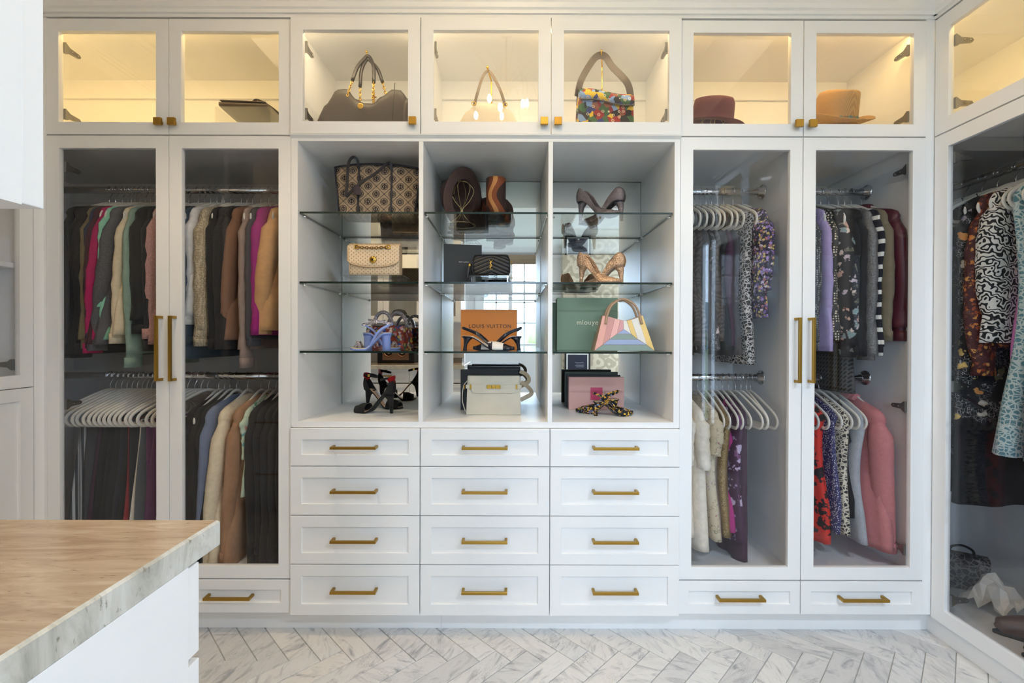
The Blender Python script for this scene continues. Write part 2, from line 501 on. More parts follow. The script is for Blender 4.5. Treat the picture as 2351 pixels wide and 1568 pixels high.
# ceiling with a raised tray
TX, TY0, TY1 = 1.25, -0.2, 1.5
cl = MB()
cl.box(-2.5, 2.5, REAR, TY0, CEIL, CEIL + 0.04).box(-2.5, 2.5, TY1, 2.5, CEIL, CEIL + 0.04)
cl.box(-2.5, -TX, TY0, TY1, CEIL, CEIL + 0.04).box(TX, 2.5, TY0, TY1, CEIL, CEIL + 0.04)
cl.box(-TX, TX, TY0, TY1, TRAY, TRAY + 0.04)
cl.box(-TX - 0.03, -TX, TY0, TY1, CEIL + 0.04, TRAY).box(TX, TX + 0.03, TY0, TY1, CEIL + 0.04, TRAY)
cl.box(-TX, TX, TY0 - 0.03, TY0, CEIL + 0.04, TRAY).box(-TX, TX, TY1, TY1 + 0.03, CEIL + 0.04, TRAY)
struct('ceiling', cl, M['ceil'])
def window(n, a):
    x0, x1 = a; fy = REAR - 0.07
    b = MB()
    fr = 0.05
    b.box(x0, x0 + fr, fy, REAR + 0.02, WZ0, WZ1).box(x1 - fr, x1, fy, REAR + 0.02, WZ0, WZ1)
    b.box(x0 + fr, x1 - fr, fy, REAR + 0.02, WZ0, WZ0 + fr).box(x0 + fr, x1 - fr, fy, REAR + 0.02, WZ1 - fr, WZ1)
    w = struct('window_%d' % n, b, M['white'])
    c = MB()      # casing
    cw = 0.09
    c.box(x0 - cw, x0, REAR, REAR + 0.025, WZ0 - 0.02, WZ1 + cw).box(x1, x1 + cw, REAR, REAR + 0.025, WZ0 - 0.02, WZ1 + cw)
    c.box(x0, x1, REAR, REAR + 0.025, WZ1, WZ1 + cw)
    part('casing', c, M['white'], w)
    part('window_sill', MB().box(x0 - cw - 0.02, x1 + cw + 0.02, REAR, REAR + 0.06, WZ0 - 0.05, WZ0 - 0.02), M['white'], w)
    mx = (x0 + x1) / 2
    part('mullion', MB().box(mx - 0.03, mx + 0.03, fy, REAR, WZ0 + fr, WZ1 - fr), M['white'], w)
    for q in ((x0 + fr + mx - 0.03) / 2, (x1 - fr + mx + 0.03) / 2):
        part('muntin', MB().box(q - 0.011, q + 0.011, fy + 0.015, fy + 0.05, WZ0 + fr, WZ1 - fr), M['white'], w)
    for k in (1, 2, 3):
        z = WZ0 + fr + (WZ1 - WZ0 - 2 * fr) * k / 4
        part('muntin', MB().box(x0 + fr, mx - 0.03, fy + 0.015, fy + 0.05, z - 0.011, z + 0.011).box(mx + 0.03, x1 - fr, fy + 0.015, fy + 0.05, z - 0.011, z + 0.011), M['white'], w)
    for q0, q1 in ((x0 + fr, mx - 0.03), (mx + 0.03, x1 - fr)):
        part('window_pane', MB().box(q0, q1, fy + 0.03, fy + 0.034, WZ0 + fr, WZ1 - fr), M['clear'], w)
window(1, W1); window(2, W2)
for n, a, lb in ((0, W1, 'taupe roman shade drawn up above the window facing the display niches'), (1, W2, 'taupe roman shade drawn up above the added unseen window behind the vanity wall')):
    b = MB()
    for k in range(3):
        b.box(a[0] - 0.03, a[1] + 0.03, REAR + 0.03, REAR + 0.055 + 0.012 * k, 2.36 + 0.035 * k, 2.545 if k == 2 else 2.395 + 0.035 * k)
    tag(part('roman_shade', b, fabric('shade_cloth', srgb(150, 128, 106)), None), lb, 'window shade')
# crown mouldings over the cabinets
prof = [(0, 2.468), (0, 2.480), (0.010, 2.480), (0.012, 2.492), (0.020, 2.497), (0.026, 2.512), (0.050, 2.542), (0.078, 2.562), (0.090, 2.574), (0.090, 2.588), (0.10, 2.592), (0.10, CEIL), (-0.03, CEIL), (-0.03, 2.468)]
struct('trim_1', MB().prism([(FY - p, z) for p, z in prof], XL - 0.02, XR + 0.02, 'x'), M['white'])
struct('trim_2', MB().prism([(XR - p, z) for p, z in prof], -0.117, FY + 0.02, 'y'), M['white'])
struct('trim_3', MB().prism([(XL + p, z) for p, z in prof], 0.5, FY + 0.02, 'y'), M['white'])
struct('trim_4', MB().prism([(REAR + 0.3 + p * 1.0, z) for p, z in prof], 0.78, 2.5, 'x').prism([(REAR + 0.02 + p, z) for p, z in prof], -2.5, 0.8, 'x'), M['white'])
# toe kicks
struct('baseboard_back', MB().box(XL, -0.287, FY + 0.050, FY + 0.068, 0, 0.088).box(-0.2865, XR + 0.05, FY + 0.0495, FY + 0.068, 0, 0.088), M['white'])
struct('baseboard_right', MB().box(XR + 0.028, XR + 0.045, -0.117, FY + 0.06, 0, 0.082), M['white'])
struct('baseboard_left', MB().box(XL - 0.06, XL - 0.045, 0.65, FY + 0.06, 0, 0.082), M['white'])
struct('baseboard_rear', MB().box(-2.5, 0.8, REAR, REAR + 0.016, 0, 0.14), M['white'])
# corner fillers beside the back run
struct('trim_5', MB().box(1.648, XR + 0.02, FY + 0.004, FY + 0.024, 0.09, 2.468), M['white'])
struct('trim_6', MB().box(XL - 0.02, XL, 1.809, FY + 0.03, 0.09, 2.468).box(XL, DL[0], FY + 0.004, FY + 0.024, 0.09, 2.468), M['white'])

# ------------------------------------------------------------------ cabinet kit (local: x along, y into the cabinet, z up)
def ringframe(b, x0, x1, z0, z1, st, y0, y1, mat=0):
    o = [(x0, z0), (x1, z0), (x1, z1), (x0, z1)]; i = [(x0 + st, z0 + st), (x1 - st, z0 + st), (x1 - st, z1 - st), (x0 + st, z1 - st)]
    v = [(x, y0, z) for x, z in o] + [(x, y0, z) for x, z in i] + [(x, y1, z) for x, z in o] + [(x, y1, z) for x, z in i]
    f = []
    for k in range(4):
        n = (k + 1) % 4
        f += [(k, n, 4 + n, 4 + k), (8 + n, 8 + k, 12 + k, 12 + n), (n, k, 8 + k, 8 + n), (4 + k, 4 + n, 12 + n, 12 + k)]
    return b.add(v, f, mat)
_shared = {}
def shared(key, fn, mats):
    if key not in _shared: _shared[key] = fn().mesh(key, mats)
    return _shared[key]
def mb_pull(L):
    b = MB(); h = L / 2; s = 0.0105
    b.box(-h, h, -0.036, -0.036 + s, -s / 2, s / 2)
    for q in (-1, 1):
        b.box(q * h, q * (h - s), -0.036 + s, 0, -s / 2, s / 2)
    return b
def pull(parent, x, z, L=0.18, vertical=False, y=0.0):
    me = shared('pull_%03d' % int(L * 1000), lambda: mb_pull(L), M['brass'])
    return link('handle', me, parent, (x, y, z), (0, PI / 2 if vertical else 0, 0), bevel=0.0008)
def mb_knob():
    b = MB(); b.box(-0.0145, 0.0145, -0.026, -0.014, -0.0145, 0.0145); b.box(-0.0065, 0.0065, -0.014, 0, -0.0065, 0.0065); return b
def knob(parent, x, z):
    return link('knob', shared('square_knob', mb_knob, M['brass']), parent, (x, 0, z), bevel=0.001)
def mb_hinge():
    b = MB()      # cup on the back of the stile and an arm running back along the side panel
    b.prism([(0.021, -0.020), (0.034, -0.020), (0.046, -0.011), (0.088, -0.008), (0.094, 0.0), (0.088, 0.008), (0.046, 0.011), (0.034, 0.020), (0.021, 0.020)], 0.001, 0.010, 'x')
    b.box(-0.002, 0.014, 0.0215, 0.027, -0.021, 0.021)
    for y, z in ((0.027, 0.014), (0.027, -0.014), (0.082, 0.0), (0.058, 0.0)): b.ball((0.010, y, z), 0.0032, 5)
    return b
def hinge(parent, x, z, side):
    me = shared('hinge', mb_hinge, M['nickel'])
    o = link('hinge', me, parent, (x, 0.0, z))
    if side < 0: o.scale = (-1, 1, 1)
    return o
def door(root, x0, x1, z0, z1, pane=None, st=0.05, hinge_at=None, hz=None, g=0.0016, name='door'):
    b = MB(); ringframe(b, x0 + g, x1 - g, z0 + g, z1 - g, st - g, 0.0, 0.021)
    d = part(name, b, M['white'], root, bevel=0.0012)
    i0, i1, k0, k1 = x0 + st, x1 - st, z0 + st, z1 - st
    if pane is None:
        part('door_panel', MB().box(i0 - 0.002, i1 + 0.002, 0.009, 0.016, k0 - 0.002, k1 + 0.002), M['white'], d)
    else:
        part('glass_pane', MB().box(i0 - 0.004, i1 + 0.004, 0.011, 0.015, k0 - 0.004, k1 + 0.004), pane, d)
    if hinge_at is not None:
        for z in hz:
            if hinge_at < 0: hinge(d, i0 - 0.006, z, 1)
            else: hinge(d, i1 + 0.006, z, -1)
    return d
def drawer(root, x0, x1, z0, z1, st=0.042, L=0.18):
    g = 0.0016
    b = MB(); ringframe(b, x0 + g, x1 - g, z0 + g, z1 - g, st - g, 0.0, 0.021)
    d = part('drawer', b, M['white'], root, bevel=0.0012)
    part('drawer_panel', MB().box(x0 + st - 0.002, x1 - st + 0.002, 0.008, 0.016, z0 + st - 0.002, z1 - st + 0.002), M['white'], d)
    pull(d, (x0 + x1) / 2, (z0 + z1) / 2 + 0.002, L, y=0.008)
    return d
def carcass(root, x0, x1, z0, z1, depth, sides=(1, 1), t=0.018, back=True, y0=0.0225, top=True, bottom=True):
    if sides[0]: part('side_panel', MB().box(x0, x0 + t, y0, depth, z0, z1), M['white'], root)
    if sides[1]: part('side_panel', MB().box(x1 - t, x1, y0, depth, z0, z1), M['white'], root)
    a, c = (x0 + t if sides[0] else x0), (x1 - t if sides[1] else x1)
    if top: part('top_panel', MB().box(a, c, y0, depth, z1 - t, z1), M['white'], root)
    if bottom: part('bottom_panel', MB().box(a, c, y0, depth, z0, z0 + t), M['white'], root)
    if back: part('back_panel', MB().box(x0, x1, depth, depth + 0.008, z0, z1), M['white'], root)
def led(root, x0, x1, z, energy, color, y=0.05):
    s = part('led_strip', MB().box(x0, x1, y - 0.006, y + 0.006, z - 0.006, z), emit('led_glow', (*color, 1), 3.0), root)
    lamp('led_light', 'AREA', ((x0 + x1) / 2, y, z - 0.008), energy, color, x1 - x0, 0.012, (math.radians(22), 0, 0), parent=s)
    return s
UD = 0.43
def upper(name, label, edges, x0i, x1i, col, en, hinges, knobs, ya=0.0, cleat=True):
    """a run of glass doors over one lit box; x0i/x1i are the inner limits of the box"""
    X0 = edges[0]
    r = thing('upper_cabinet', label, 'cabinet', (X0, FY - ya, ZU0))
    h = ZU1 - ZU0
    carcass(r, x0i - X0, x1i - X0, 0.0, h, UD + ya)
    if cleat:
        part('hanging_rail', MB().box(x0i - X0 + 0.018, x1i - X0 - 0.018, UD + ya - 0.014, UD + ya, h - 0.105, h - 0.018), M['white'], r)
    led(r, x0i - X0 + 0.03, x1i - X0 - 0.03, h - 0.019, en, col, y=0.045)
    for k in range(len(edges) - 1):
        a, c = edges[k] - X0, edges[k + 1] - X0
        d = door(r, a, c, 0, h, M['clear'], 0.0505, hinges[k], (0.092, h - 0.103))
        kx = c - 0.028 if knobs[k] > 0 else a + 0.026
        knob(d, kx, 0.044)
    return r
WARM, SOFT = (1.0, 0.66, 0.24), (1.0, 0.76, 0.44)
upper('ul', 'white upper cabinet with two lit glass doors above the coats', DL, -2.30, DL[2], WARM, 2.7, (-1, 1), (1, -1))
upper('uc', 'white upper cabinet with one lit glass door showing the brown chain-handled bag', BAY[:2], BAY[0], BAY[1], SOFT, 1.05, (-1,), (1,), 0.012)
upper('ucr', 'white upper cabinet with paired lit glass doors above the orange and pink boxes', BAY[1:], BAY[1], BAY[3], SOFT, 2.1, (-1, 1), (1, -1), 0.012)
upper('ur', 'white upper cabinet with two lit glass doors holding the burgundy and straw hats', DR, DR[0], DR[2], WARM, 1.9, (-1, 1), (1, -1))

# wardrobes -------------------------------------------------------------------
ROD_Y, ROD_Z1, ROD_Z2 = 0.28, 1.866, 1.015
ZB = 0.226
def rod(root, x0, x1, z, flL, flR, y=ROD_Y):
    m = Matrix.Translation((0, y, z)) @ Matrix.Rotation(PI / 2, 4, 'Y')
    b = MB().tube([(x0, y, z), (x1, y, z)], 0.0155, 16)
    o = part('clothes_rod', b, M['chrome'], root)
    for on, x, s in ((flL, x0, 1), (flR, x1, -1)):
        if on:
            f = MB(); f.tube([(x, y, z), (x + s * 0.006, y, z), (x + s * 0.0065, y, z), (x + s * 0.028, y, z)], [0.033, 0.033, 0.022, 0.0205], 18)
            part('rod_flange', f, M['chrome'], o)
    return o
WD = 0.56
def wardrobe(label, edges, x0i, x1i, part_x=None, flange=(0, 0)):
    X0 = edges[0]
    r = thing('wardrobe', label, 'wardrobe', (X0, FY, 0.09))
    zt = ZU0 - 0.09; zb = ZB - 0.09
    carcass(r, x0i - X0, x1i - X0, 0.0, zt, WD, bottom=False)
    part('bottom_panel', MB().box(x0i - X0 + 0.018, x1i - X0 - 0.018, 0.0225, WD, zb - 0.004, zb + 0.014), M['white'], r)
    part('base_panel', MB().box(x0i - X0 + 0.018, x1i - X0 - 0.018, 0.0225, WD, 0, 0.016), M['white'], r)
    xs = [x0i - X0 + 0.018, x1i - X0 - 0.018]
    segs = [(xs[0], xs[1], flange[0], flange[1])]
    if part_x is not None:
        q = part_x - X0
        part('partition', MB().box(q - 0.009, q + 0.009, 0.0225, WD, zb + 0.014, zt - 0.018), M['white'], r)
        segs = [(xs[0], q - 0.009, 1, 1), (q + 0.009, xs[1], 1, 1)]
    part('hanging_rail', MB().box(xs[0], xs[1], WD - 0.012, WD, zt - 0.115, zt - 0.018), M['white'], r)
    for a, c, l, rr in segs:
        rod(r, a, c, ROD_Z1 - 0.09, l, rr); rod(r, a, c, ROD_Z2 - 0.09, l, rr)
    for k in range(2):
        a, c = edges[k] - X0, edges[k + 1] - X0
        d = door(r, a, c, zb + 0.002, zt - 0.002, M['smoke'], 0.0515, (-1, 1)[k], (0.25, 0.83, zt - 0.12))
        pull(d, (c - 0.027) if k == 0 else (a + 0.027), PZ(1175, 802, FY) - 0.09, 0.258, True)
        drawer(r, a, c, 0, zb - 0.001, 0.042, 0.185)
    return r
wardrobe('white wardrobe with smoked glass doors packed with coats, knitwear and trousers', DL, -2.30, DL[2])
wardrobe('white wardrobe with smoked glass doors holding blouses and the rose blazer', DR, DR[0], DR[2], DR[1])

# display niches -----------------------------------------------------------------
ZN0, ZN1 = 0.859, 1.976
CY = FY - 0.012
MIR = FY + 0.478
def display():
    X0 = BAY[0]; Z0 = 0.836
    r = thing('display_cabinet', 'white open display cabinet with mirror backs and glass shelves', 'cabinet', (X0, CY, Z0))
    D = MIR - CY; w = BAY[3] - X0; zt = ZU0 - Z0 - 0.001
    t = 0.018
    part('side_panel', MB().box(0, 0.026, 0.010, D, 0, zt), M['white'], r, bevel=0.001)
    part('side_panel', MB().box(w - 0.024, w, 0.010, D, 0, zt), M['white'], r, bevel=0.001)
    part('bottom_panel', MB().box(0.026, w - 0.024, 0.010, D, 0, ZN0 - Z0), M['white'], r)
    part('top_panel', MB().box(0.026, w - 0.024, 0.010, D, ZN1 - Z0, zt), M['white'], r)
    mo = MB().prism([(0.010, zt - 0.012), (-0.004, zt - 0.003), (-0.004, zt), (0.012, zt)], 0, w, 'x')
    part('moulding', mo, M['white'], r)
    div = [0.026]
    for k in (1, 2):
        q = BAY[k] - X0
        part('divider', MB().box(q - t / 2, q + t / 2, 0.010, D, ZN0 - Z0, ZN1 - Z0), M['white'], r, bevel=0.001)
        div += [q - t / 2, q + t / 2]
    div.append(w - 0.024)
    for k in range(3):
        a, c = div[2 * k], div[2 * k + 1]
        part('mirror_back', MB().box(a, c, D - 0.002, D + 0.006, ZN0 - Z0, ZN1 - Z0), M['mirror'], r)
        fr = MB()
        fr.box(a, c, D - 0.004, D - 0.0021, ZN1 - Z0 - 0.004, ZN1 - Z0)
        for q in (a, c - 0.003): fr.box(q, q + 0.003, D - 0.004, D - 0.0021, ZN0 - Z0, ZN1 - Z0)
        part('mirror_edge', fr, M['nickel'], r)
        for yp in (487, 647.5, 807):
            zs = PZ(1175, yp, FY + 0.010) - Z0
            b = MB(); y0, y1, x0, x1 = 0.022, D - 0.008, a + 0.003, c - 0.003
            th = 0.0078
            v = [(x0, y0, zs - th), (x1, y0, zs - th), (x1, y1, zs - th), (x0, y1, zs - th), (x0, y0, zs), (x1, y0, zs), (x1, y1, zs), (x0, y1, zs)]
            b.add(v, [(3, 2, 1, 0), (4, 5, 6, 7)], 0); b.add(v, [(0, 1, 5, 4), (1, 2, 6, 5), (2, 3, 7, 6), (3, 0, 4, 7)], 1)
            sh = part('glass_shelf', b, [M['shelfglass'], M['edgeglass']], r)
            pin = shared('shelf_pin', lambda: MB().tube([(-0.012, 0, 0), (0.012, 0, 0)], 0.0035, 8), M['chrome'])
            for px in (a, c):
                for py in (y0 + 0.035, y1 - 0.035):
                    link('shelf_pin', pin, sh, (px, py, zs - th - 0.0036))
    return r
display()
SH = [PZ(1175, yp, FY + 0.010) for yp in (487, 647.5, 807)] + [ZN0]     # standing heights, top to bottom
ZD = [0.836, 0.683, 0.487, 0.292, 0.088]
for k, lb in enumerate(('white four-drawer cabinet below the black sandals with red straps', 'white four-drawer cabinet below the ivory satchel', 'white four-drawer cabinet below the pink box')):
    X0 = BAY[k]; w = BAY[k + 1] - X0
    r = thing('drawer_cabinet', lb, 'drawers', (X0, CY, ZD[4]))
    h = ZD[0] - ZD[4] - 0.001
    carcass(r, 0, w, 0, h, 0.45)
    for j in range(4):
        drawer(r, 0, w, ZD[j + 1] - ZD[4], ZD[j] - ZD[4] - (0.001 if j == 0 else 0), 0.046, 0.18)
# right-hand run: face looks towards -X -------------------------------------------
def right_unit(k, lu, lw):
    y0 = FY - 0.98 * k
    u = thing('upper_cabinet', lu, 'cabinet', (XR, y0, ZU0), -PI / 2)
    h = ZU1 - ZU0
    x0 = -0.50 if k == 0 else 0.0
    carcass(u, x0, 0.98, 0, h, UD)
    led(u, 0.03 if k else -0.4, 0.95, h - 0.019, 2.0, WARM, 0.045)
    for j in range(2):
        d = door(u, 0.49 * j, 0.49 * (j + 1), 0, h, M['clear'], 0.0575, (-1, 1)[j], (0.105, h - 0.115))
        knob(d, 0.462 if j == 0 else 0.518, 0.044)
    w = thing('wardrobe', lw, 'wardrobe', (XR, y0, 0.082), -PI / 2)
    zt = ZU0 - 0.082
    carcass(w, x0, 0.98, 0, zt, WD)
    rod(w, x0 + 0.018, 0.962, 1.866 - 0.082, 1, 1)
    for j in range(2):
        d = door(w, 0.49 * j, 0.49 * (j + 1), 0, zt - 0.002, M['smoke'], 0.0575, (-1, 1)[j], (0.10, 0.93, zt - 0.105))
        pull(d, 0.463 if j == 0 else 0.517, 0.98, 0.258, True)
    return w
right_unit(0, 'white lit glass-door upper cabinet on the side run nearest the hats', 'white wardrobe on the side run with dresses behind smoked glass')
right_unit(1, 'white lit glass-door upper cabinet at the far end of the side run', 'white wardrobe at the far end of the side run')
# left-hand run: face looks towards +X
lf = thing('tall_cabinet', 'white tall cabinet with glass door over panelled door beside the vanity', 'cabinet', (XL, 0.66, 0.09), PI / 2)
zt = ZU1 - 0.09
carcass(lf, 0, 1.148, 0, zt, 0.42)
ZS = PZ(76, 888, 1.808) - 0.09
for a, c, hs in ((0, 0.574, -1), (0.574, 1.148, 1)):
    door(lf, a, c, 0, ZS, None, 0.05)
    door(lf, a, c, ZS, zt, M['smoke'], 0.05, hs, (ZS + 0.09, zt - 0.1))
part('shelf', MB().box(0.018, 1.13, 0.03, 0.42, ZS - 0.01, ZS + 0.01), M['white'], lf)
part('shelf', MB().box(0.018, 1.13, 0.03, 0.42, ZS + 0.46, ZS + 0.478), M['white'], lf)
# vanity: drawers, stone top and wall cabinet, all facing the display niches (+Y)
VX = -0.41; VW = -1.872 - VX
va = thing('vanity_cabinet', 'white drawer cabinet carrying the stone worktop', 'cabinet', (VX, 0.607, 0.0), PI)
carcass(va, 0, -VW, 0.09, 0.9095, 0.49)
part('toe_board', MB().box(0.0, -VW, 0.07, 0.085, 0.0, 0.09), M['white'], va)
zz = [0.9075, 0.787, 0.781, 0.45, 0.445, 0.092]
for k in range(3):
    w = -VW / 3
    for z1, z0 in ((zz[0], zz[1]), (zz[2], zz[3]), (zz[4], zz[5])):
        drawer(va, w * k, w * (k + 1), z0, z1, 0.035, 0.18)
ct = MB()
def slab(b, x0, x1, y0, y1, z0, z1, c=0.003):
    v = [(x0, y0, z0), (x1, y0, z0), (x1, y1, z0), (x0, y1, z0), (x0, y0, z1 - c), (x1, y0, z1 - c), (x1, y1, z1 - c), (x0, y1, z1 - c), (x0 + c, y0 + c, z1), (x1 - c, y0 + c, z1), (x1 - c, y1 - c, z1), (x0 + c, y1 - c, z1)]
    b.add(v, [(8, 9, 10, 11)], 0)
    b.add(v, [(3, 2, 1, 0), (0, 1, 5, 4), (1, 2, 6, 5), (2, 3, 7, 6), (3, 0, 4, 7), (4, 5, 9, 8), (5, 6, 10, 9), (6, 7, 11, 10), (7, 4, 8, 11)], 1)
slab(ct, XL + 0.001, VX, 0.101, 0.648, 0.910, 0.945)
tag(part('worktop', ct, [M['stone'], M['stone_edge']], None), 'tan and grey streaked stone worktop on the white drawers', 'worktop')
UX = -0.462; UW = 1.872 + UX
vu = thing('wall_cabinet', 'white glass-door wall cabinet hanging over the stone worktop', 'cabinet', (UX, 0.458, 1.327), PI)
vh = ZU1 - 1.327
carcass(vu, 0, UW, 0, vh, 0.355)
nd = 4; w = UW / nd
for k in range(nd):
    d = door(vu, w * k, w * (k + 1), 0, vh, M['clear'], 0.05)
    pull(d, w * k + (0.025 if k % 2 else w - 0.025), 0.28, 0.2, True)
part('shelf', MB().box(0.018, UW - 0.018, 0.04, 0.355, 0.40, 0.416), M['white'], vu)
led(vu, 0.05, UW - 0.05, vh - 0.019, 1.5, SOFT, 0.045)

# chandelier of the room and added ceiling fill lamps ----------------------------------------------------------------
def fill_lamp(x, y, z, en, lb, col=(0.72, 0.85, 1.0)):
    r = thing('fill_lamp', lb, 'fill light', (x, y, z))
    part('trim_ring', MB().lathe([(0.045, -0.001), (0.062, -0.006), (0.068, -0.003), (0.068, 0.0)], 24, cap=False), M['white'], r)
    part('lens', MB().lathe([(0.044, -0.002), (0.001, -0.002)], 20), emit('fill_lamp_lens', (0.95, 0.97, 1, 1), 6.0), r)
    lamp('fill_lamp_beam', 'AREA', (0, 0, -0.008), en, col, 0.088, parent=r)
fill_lamp(1.12, -0.42, CEIL, 16, 'added fill lamp in the ceiling midway between vanity and side wardrobes')  # this and the next: unseen lamps added as cool frontal fill
fill_lamp(1.55, -0.42, CEIL, 24, 'added fill lamp in the ceiling beside the side wardrobes')
fill_lamp(-1.12, 1.32, TRAY, 14, 'warm added fill lamp in the tray ceiling above the coats', (1.0, 0.78, 0.52))  # this and the next: unseen lamps added to warm the side cabinets
fill_lamp(1.12, 1.32, TRAY, 5, 'warm added fill lamp in the tray ceiling above the blouses', (1.0, 0.78, 0.52))
def chandelier(x, y):
    z = 2.60
    r = thing('chandelier', 'brass burst chandelier with clear teardrop glass shades hanging in the tray ceiling', 'chandelier', (x, y, z))
    part('ceiling_canopy', MB().lathe([(0.005, TRAY - z - 0.03), (0.05, TRAY - z - 0.028), (0.06, TRAY - z)], 20), M['gold'], r)
    part('stem', MB().tube([(0, 0, 0.05), (0, 0, TRAY - z - 0.028)], 0.006, 8), M['gold'], r)
    part('hub', MB().ball((0, 0, 0.08), 0.035, 10), M['gold'], r)
    rr = random.Random(3)
    for k in range(9):
        a = 2 * PI * k / 9 + 0.3; el = 0.15 + 0.25 * (k % 3)
        rad = 0.13 + 0.05 * (k % 3)
        ex, ey, ez = rad * math.cos(a), rad * math.sin(a), -0.02 - 0.06 * (k % 3)
        arm = part('arm', MB().tube(bez([(0, 0, 0.08), (ex * 0.7, ey * 0.7, 0.16), (ex, ey, ez + 0.12), (ex, ey, ez + 0.06)], 6), 0.003, 6), M['gold'], r)
        sh = MB().lathe([(0.008, 0.07), (0.020, 0.055), (0.038, 0.01), (0.042, -0.03), (0.030, -0.062), (0.006, -0.075)], 18, Matrix.Translation((ex, ey, ez)))
        part('glass_shade', sh, M['bulbglass'], arm)
        part('bulb', MB().ball((ex, ey, ez + 0.005), 0.013, 8, 1.8), M['bulb'], arm)
        a2 = a + 0.35
        part('ray', MB().tube([(0, 0, 0.08), (0.2 * math.cos(a2), 0.2 * math.sin(a2), 0.20 + 0.06 * (k % 2))], 0.0018, 5), M['gold'], r)
chandelier(-0.04, 0.9)
# ------------------------------------------------------------------ hangers and clothes
def mb_hanger_body():
    h = [(0.0, -0.064), (0.028, -0.069), (0.085, -0.093), (0.150, -0.124), (0.180, -0.140), (0.197, -0.158), (0.199, -0.178), (0.186, -0.195), (0.165, -0.199), (0.08, -0.199)]
    pts = [(0, u, z) for u, z in h] + [(0, -0.0, -0.199)] + [(0, -u, z) for u, z in reversed(h[1:])]
    path = bez(pts + [pts[0]], 3)[:-1]
    return MB().tube(path, 0.0072, 8, True, up=(1, 0, 0), flat=0.55)
def mb_hanger_hook():
    p = [(0, 0, -0.062), (0, 0, -0.042), (0, 0.006, -0.028), (0, 0.0165, -0.010), (0, 0.0178, 0.003), (0, 0.0125, 0.0130), (0, 0.0, 0.0177), (0, -0.0125, 0.0130), (0, -0.0178, 0.002), (0, -0.0165, -0.006)]
    return MB().tube(bez(p, 3), 0.0018, 6)
HB = mb_hanger_body().mesh('hanger_body', M['hanger']); HH = mb_hanger_hook().mesh('hanger_hook', M['chrome'])
def hanger(loc, rz, label, group, wide=1.0):
    t = thing('clothes_hanger', label, 'hanger', loc, rz, group)
    link('hook', HH, t); hb_ = link('hanger_body', HB, t); hb_.scale = (1, wide, 1)
    return t
def ring(uc, vc, z, ru, rv, n, ph, amp, k, sq=0.75):
    out = []
    for i in range(n):
        a = 2 * PI * i / n
        c, s = math.cos(a), math.sin(a)
        f = 1 + amp * math.sin(k * a + ph)
        out.append((vc + rv * f * math.copysign(abs(s) ** sq, s), uc + ru * c, z))
    return out
_gs = 0
